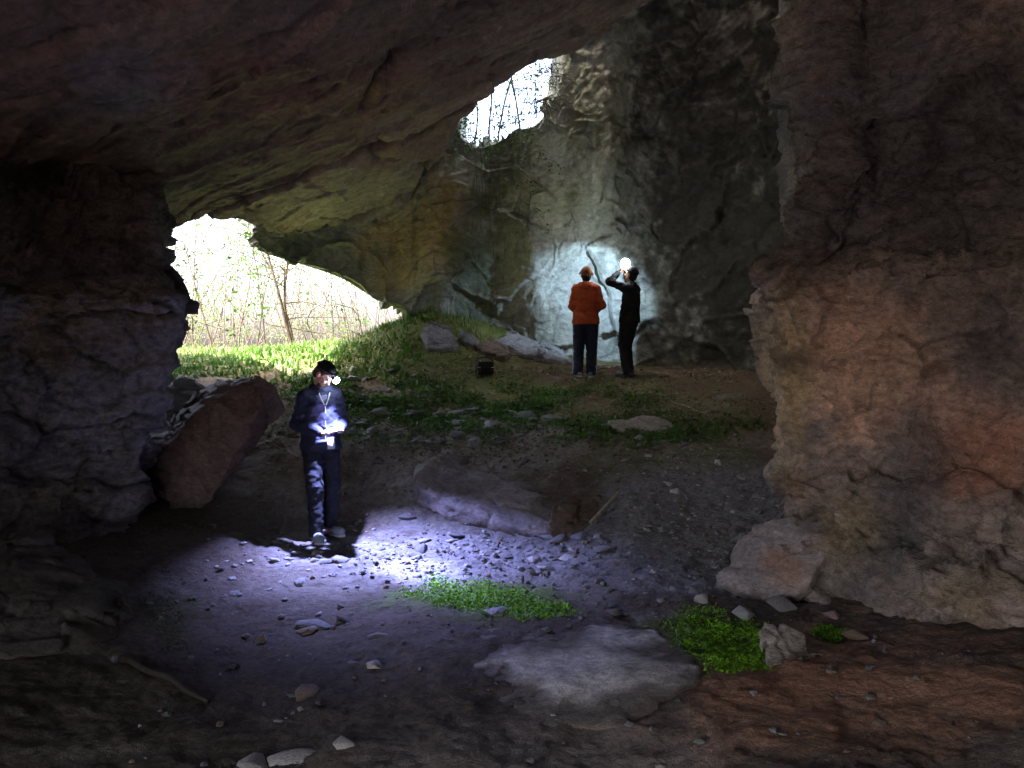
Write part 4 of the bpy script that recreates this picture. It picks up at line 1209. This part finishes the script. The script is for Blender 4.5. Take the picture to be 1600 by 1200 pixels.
    for s in 'LR':
        sh_, el, wr = [np.array(J[k + s]) for k in ('sh', 'el', 'wr')]
        K.cap(sh_, el, .070 * bk, .060 * bk, .035); K.cap(el, wr - (wr - el) * .06, .060 * bk, .042, .03)
    K.ell(nk - [0, 0, .02], (.088, .085, .06), k=.04)
    K.crumple(.022, spec.get('seed', 1))
    K.cut(2, pl[2] - spec.get('hem', .10))
    K.cap(nk + [0, -.01, .01], nk + [0, -.02, .14], .058, .075, .012, sub=True)
    if spec.get('vneck'):
        K.cap(ch + [0, -.17, .26], ch + [0, -.155, .10], .06, .012, .012, sub=True)
    jac = put('jacket', K.mesh('jacket'), spec['jacket'], root)
    if spec.get('hood'):
        q_ = Sdf(nk - .25, nk + .25, .009)
        q_.ell(nk + [0, .085, -.02], (.115, .06, .075), rotm(0, .5), .03); q_.cap(nk + [-.085, .01, .01], nk + [.085, .01, .01], .032, .032, .05)
        q_.cap(nk + [-.085, .01, .01], nk + [-.05, -.075, -.03], .032, .024, .04); q_.cap(nk + [.085, .01, .01], nk + [.05, -.075, -.03], .032, .024, .04)
        q_.cap(nk + [0, -.01, -.03], nk + [0, -.02, .14], .056, .075, .012, sub=True)
        put('hood', q_.mesh('hood'), spec['jacket'], jac)
    # hair + hat
    q_ = Sdf(hd - .2, hd + .2, .007)
    q_.ell(H(0, .018, .040), (.080, .096, .088), R, .02); q_.ell(H(0, .045, -.02), (.074, .062, .075), R, .03)
    q_.ell(H(0, -.075, -.02), (.064, .07, .085), R, .02, sub=True)
    put('hair', q_.mesh('hair'), spec['hair'], root)
    if spec.get('beard'):
        q_ = Sdf(hd - .2, hd + .2, .007)
        q_.ell(H(0, -.055, -.085), (.056, .052, .046), R, .02); q_.ell(H(0, -.07, -.047), (.03, .03, .006), R, .01)
        q_.ell(H(0, -.112, -.060), (.026, .02, .010), R, .006, sub=True)
        put('beard', q_.mesh('beard'), spec['hair'], root)
    q_ = Sdf(hd - .24, hd + .24, .007)
    kind = spec['hat'][0]
    q_.ell(H(0, .010, .055), (.090, .108, .092), R, .02)
    n_ = R[:, 2]; c_ = H(0, 0, .045)
    g = np.stack(np.meshgrid(*q_.ax, indexing='ij'), -1)
    pl_ = -((g - c_) @ (n_ + R[:, 1] * .25)) 
    q_.F = np.maximum(q_.F, pl_).astype(np.float32)
    if kind == 'cap':
        q_.ell(H(0, -.115, .062), (.072, .065, .009), rotm(J.get('hyaw', 0), J.get('hpitch', 0) + .15), .012)
    if kind == 'bucket':
        for k_ in range(20):
            a_ = k_ * math.pi / 10
            q_.cap(H(.095 * math.cos(a_), .01 + .11 * math.sin(a_), .050 - .026 * math.sin(a_)), H(.116 * math.cos(a_), .01 + .134 * math.sin(a_), .022 - .03 * math.sin(a_)), .010, .006, .012)
    hat = put('hat', q_.mesh('hat'), spec['hat'][1], root)
    if spec.get('lamp'):
        L = spec['lamp']
        band = Sdf(hd - .24, hd + .24, .006)
        for k_ in range(28):
            a_ = k_ * math.pi / 14; b_ = (k_ + 1) * math.pi / 14
            f_ = lambda a: H(.092 * math.cos(a), .010 + .110 * math.sin(a), .072 - .02 * math.sin(a))
            band.cap(f_(a_), f_(b_), .010, .010, .003)
        bd = put('lamp_band', band.mesh('lamp_band'), spec['strap'], root)
        lx, lz = L.get('off', (0, .085))
        c = H(lx, -.118, lz)
        hs = Sdf(c - .09, c + .09, .005); hs.ell(c, (.034, .026, .026), R, .01); hs.ell(c + R @ np.array([0, -.018, 0]), (.03, .014, .028), R, .008)
        housing = put('lamp_housing', hs.mesh('lamp_housing'), spec['strap'], root)
        ld = np.array(L['dir'], float); ld /= np.linalg.norm(ld)
        lc = c + R @ np.array([0, -.026, 0])
        ls = Sdf(lc - .09, lc + .09, .005); ls.ell(lc, (L['r'], L['r'] * .8, L['r']), R, .004)
        put('lamp_lens', ls.mesh('lamp_lens'), L['mat'], housing)
        Rz = np.array(Matrix.Rotation(yaw, 3, 'Z'))
        wp = np.array(loc) + Rz @ lc
        tgt = np.array(L['aim'], float); dv = tgt - wp; dv /= np.linalg.norm(dv)
        for nm, en, ang, bl, *al in L['spots']:
            dq = np.array(al[0]) / np.linalg.norm(al[0]) if al else dv
            l = bpy.data.lights.new(nm, 'SPOT'); l.energy = en; l.color = L['col']; l.spot_size = math.radians(ang); l.spot_blend = bl; l.shadow_soft_size = .012
            lo_ = bpy.data.objects.new(nm, l); COL.objects.link(lo_)
            lo_.location = wp + dv * (L['r'] + .035); lo_.rotation_euler = Vector(-dq).to_track_quat('Z', 'Y').to_euler()
    return root, H

M_SKIN = plain('skin', (.50, .30, .22), .55, .12, 25)
M_EYE = plain('eye_dark', (.05, .04, .035), .2, .1)
M_NAVY = plain('jacket_navy', (.018, .022, .045), .75, .3, 40, bump=.4)
M_BLACK = plain('cloth_black', (.012, .013, .015), .8, .3, 40, bump=.3)
M_JEAN = plain('trousers_dark', (.016, .018, .026), .85, .35, 30, bump=.4)
M_ORANGE = plain('jacket_orange', (.42, .08, .026), .9, .3, 60, bump=.5)
M_TRK = plain('trousers_navy', (.016, .022, .05), .8, .25, 30, bump=.3)
M_STRIPE = plain('stripe_pale', (.45, .55, .75), .7, .1)
M_HAT = plain('hat_rust', (.26, .10, .045), .9, .25, 50, bump=.4)
M_HAIR = plain('hair_brown', (.10, .05, .028), .7, .3, 60, bump=.4)
M_HAIRD = plain('hair_dark', (.02, .015, .012), .7, .3, 60, bump=.4)
M_SHOE = plain('shoe_grey', (.22, .25, .29), .5, .2, 30)
M_SHOED = plain('shoe_dark', (.05, .05, .06), .5, .2, 30)
M_SOLE = plain('sole_pale', (.45, .45, .46), .7, .15, 30)
M_STRAP = plain('strap_black', (.02, .02, .022), .6, .1)
M_WHITE = plain('white_cord', (.5, .5, .5), .7, .05)
M_LED = plain('headlamp_led', (.8, .85, 1), .3, 0, emit=(.66, .74, 1.0), es=10.0)
M_LED2 = plain('headlamp_led_cool', (.8, .9, 1), .3, 0, emit=(.85, .97, 1.0), es=8.0)

def feet(px, py, d=None):
    p = on_ground(px, py)
    return p

# near person
gp = on_ground(503, 842)
yaw1 = math.radians(30)
c1_, s1_ = math.cos(yaw1), math.sin(yaw1)
def gl(base, yaw, x, y):   # ground height under local point, relative to the base
    c, s = math.cos(yaw), math.sin(yaw)
    return gz(base[0] + c * x - s * y, base[1] + s * x + c * y) - base[2]
aL, aR = gl(gp, yaw1, .10, .06) + .10, gl(gp, yaw1, -.10, -.14) + .10
J1 = dict(pelvis=(0, 0, .98), chest=(0, -.01, 1.29), neck=(0, -.02, 1.50), head=(.01, -.075, 1.640), hpitch=.82, hyaw=.66,
          shL=(.158, 0, 1.42), shR=(-.158, 0, 1.42), elL=(.225, .02, 1.15), elR=(-.24, .02, 1.15), wrL=(.115, -.235, 1.09), wrR=(-.065, -.235, 1.07),
          hlD=(-.28, -.9, .02), hlN=(.1, 0, 1), hrD=(.55, -.8, .02), hrN=(-.1, 0, 1), thL=1, thR=-1, curlL=.5, curlR=.4,
          hipL=(.092, 0, .94), hipR=(-.092, 0, .94), knL=(.105, -.02, .52), knR=(-.10, -.10, .52), anL=(.10, .06, aL), anR=(-.10, -.14, aR),
          ftL=(.35, -.94, 0), ftR=(-.12, -.99, 0))
aim1 = on_ground(648, 893)
p1, H1 = person(gp, yaw1, J1, dict(label='person in a dark zip jacket looking down by headlamp light', skin=M_SKIN, eye=M_EYE, trousers=M_JEAN, shoe=M_SHOE, sole=M_SOLE, jacket=M_NAVY, hair=M_HAIR, beard=True, hood=True, vneck=True, hat=('beanie', M_BLACK),
            strap=M_STRAP, seed=2, trouser=.93, hem=.09,
            lamp=dict(r=.034, mat=M_LED, dir=(0, 0, -1), aim=aim1, col=(.38, .42, 1.0), off=(0.0, .07), spots=[('headlamp_flood', 95, 104, 1.0, (.34, -.50, -1.4)), ('headlamp_beam', 130, 26, 1.0)])))
# shirt, zip, cords
jk = [c for c in p1.children if c.name.startswith('jacket')][0]
ch = np.array(J1['chest'])
def strip(name, pts, r, mat, parent):
    V, Fq = tube(crom(np.array(pts), np.linspace(0, len(pts) - 1, 6 * len(pts))), r, r, 6)
    return put(name, mesh_np(name, V, Fq), mat, parent)
strip('drawstring', [(-.055, -.125, 1.46), (-.035, -.142, 1.40), (-.008, -.15, 1.34)], .006, M_WHITE, jk)
strip('drawstring', [(.055, -.125, 1.46), (.035, -.142, 1.40), (.008, -.15, 1.34)], .006, M_WHITE, jk)
strip('zip', [(0, -.148, 1.33), (0, -.150, 1.22), (0, -.150, 1.1), (0, -.148, .96)], .005, M_WHITE, jk)
q_ = Sdf(ch - .3, ch + .35, .01); q_.ell(ch + [0, -.01, .08], (.12, .115, .16), k=.02); q_.cut(2, ch[2] - .02)
put('shirt', q_.mesh('shirt'), plain('shirt_grey_blue', (.12, .14, .18), .9, .5, 60), p1)
# paper in the hands and tag on the lanyard
def card(name, w_, h_, loc, rot, mat, label, cat, parent_rot=None):
    bm = bmesh.new()
    n = 8
    vs = [[bm.verts.new(((i / n - .5) * w_, (j / n - .5) * h_, .010 * math.sin(i / n * 3.1) + .006 * math.sin(j / n * 5))) for i in range(n + 1)] for j in range(n + 1)]
    for j in range(n):
        for i in range(n): bm.faces.new((vs[j][i], vs[j][i + 1], vs[j + 1][i + 1], vs[j + 1][i]))
    bmesh.ops.solidify(bm, geom=bm.faces[:], thickness=.002)
    me = bpy.data.meshes.new(name); bm.to_mesh(me); bm.free()
    o = put(name, me, mat); o.location = loc; o.rotation_euler = rot
    if label: tag(o, label, cat)
    return o
Rz = np.array(Matrix.Rotation(yaw1, 3, 'Z'))
M_PAPER = plain('paper_white', (.8, .8, .8), .8, .05)
card('paper_sheet', .16, .11, gp + Rz @ np.array([.03, -.335, 1.108]), (.25, -.1, yaw1), M_PAPER, 'small white paper held open in both hands of the standing person', 'paper')
tg_ = card('tag', .075, .12, (.045, -.185, .965), (math.pi / 2, 0, 0), M_PAPER, None, None); tg_.parent = p1

# orange person
gp2 = on_ground(915, 590)
yaw2 = math.radians(180 - 8)
aL, aR = gl(gp2, yaw2, .11, .0) + .10, gl(gp2, yaw2, -.10, .02) + .10
J2 = dict(pelvis=(0, 0, .96), chest=(0, .01, 1.27), neck=(0, .0, 1.465), head=(0, -.03, 1.615), hpitch=-.12, hyaw=.2,
          shL=(.150, 0, 1.40), shR=(-.150, 0, 1.40), elL=(.205, .03, 1.13), elR=(-.25, .03, 1.14), wrL=(.10, -.20, 1.02), wrR=(-.09, -.20, 1.02),
          hlD=(-.8, -.5, -.2), hlN=(0, .9, .2), hrD=(.8, -.5, -.2), hrN=(0, .9, .2), thL=1, thR=-1,
          hipL=(.09, 0, .92), hipR=(-.09, 0, .92), knL=(.11, -.02, .51), knR=(-.09, -.02, .51), anL=(.12, .02, aL), anR=(-.09, .03, aR), ftL=(.5, -.86, 0), ftR=(-.1, -.99, 0))
person(gp2, yaw2, J2, dict(label='person in an orange jacket and rust hat facing the lit wall', skin=M_SKIN, eye=M_EYE, trousers=M_TRK, stripe=M_STRIPE, shoe=M_SHOE, sole=M_SOLE, jacket=M_ORANGE, hair=M_HAIRD, hood=True, hat=('bucket', M_HAT), seed=5, bulk=1.04, trouser=1.0, hem=.12))

# dark person with raised hands
gp3 = on_ground(983, 588)
yaw3 = math.radians(180 + 52)
aL, aR = gl(gp3, yaw3, .09, .02) + .10, gl(gp3, yaw3, -.09, -.05) + .10
aim3 = PX(925, 472, 15.0)
J3 = dict(pelvis=(0, 0, .97), chest=(0, .03, 1.28), neck=(0, .03, 1.475), head=(0, .02, 1.628), hpitch=-.30, hyaw=.0,
          shL=(.155, .02, 1.41), shR=(-.155, .02, 1.41), elL=(.30, -.19, 1.52), elR=(-.30, -.19, 1.52), wrL=(.115, -.14, 1.67), wrR=(-.115, -.14, 1.67),
          hlD=(-.7, .35, .5), hlN=(-.5, .8, 0), hrD=(.7, .35, .5), hrN=(.5, .8, 0), thL=-1, thR=1,
          hipL=(.088, 0, .93), hipR=(-.088, 0, .93), knL=(.09, -.06, .52), knR=(-.09, -.10, .52), anL=(.09, .02, aL), anR=(-.09, -.05, aR), ftL=(.15, -.98, 0), ftR=(-.15, -.98, 0))
person(gp3, yaw3, J3, dict(label='person in black with both hands raised to a shining headlamp', skin=M_SKIN, eye=M_EYE, trousers=M_BLACK, shoe=M_SHOED, sole=M_SHOED, jacket=M_BLACK, hair=M_HAIRD, hat=('beanie', M_BLACK), strap=M_STRAP, seed=8, trouser=.95, bulk=.93, hem=.1,
            lamp=dict(r=.085, mat=M_LED2, dir=(0, 1, 0), aim=aim3, col=(.55, .78, 1.0), off=(0.02, .15), spots=[('headlamp_beam', 8.5, 98, .3)])))

# ------------------------------------------------------------------ bag
pb = on_ground(757, 586)
bag = empty('shoulder_bag', pb, .3); tag(bag, 'small black shoulder bag with white piping on the bank', 'bag')
def rbox(name, c, s, mat, parent, bev=.03):
    bm = bmesh.new(); bmesh.ops.create_cube(bm, size=1.0)
    for v in bm.verts: v.co = Vector((v.co.x * s[0] + c[0], v.co.y * s[1] + c[1], v.co.z * s[2] + c[2]))
    bmesh.ops.bevel(bm, geom=bm.edges[:], offset=bev, segments=3, affect='EDGES', profile=.6)
    me = bpy.data.meshes.new(name); bm.to_mesh(me); bm.free()
    for p in me.polygons: p.use_smooth = True
    return put(name, me, mat, parent)
rbox('bag_body', (0, 0, .10), (.28, .15, .21), M_BLACK, bag, .04)
rbox('flap', (0, -.065, .155), (.26, .04, .10), M_STRAP, bag, .016)
rbox('pocket', (.0, -.085, .07), (.18, .04, .09), M_BLACK, bag, .016)
V, Fq = tube(np.array([(-.13, -.09, .108), (-.06, -.093, .104), (.06, -.093, .104), (.13, -.09, .108)]), .006, .006, 6); put('streak', mesh_np('streak', V, Fq), M_WHITE, bag)  # thin white streak across the bag front
V, Fq = tube(crom(np.array([(-.13, 0, .16), (-.12, .0, .24), (0, .02, .27), (.12, 0, .24), (.13, 0, .16)]), np.linspace(0, 4, 20)), .012, .012, 6); put('strap', mesh_np('strap', V, Fq), M_STRAP, bag)
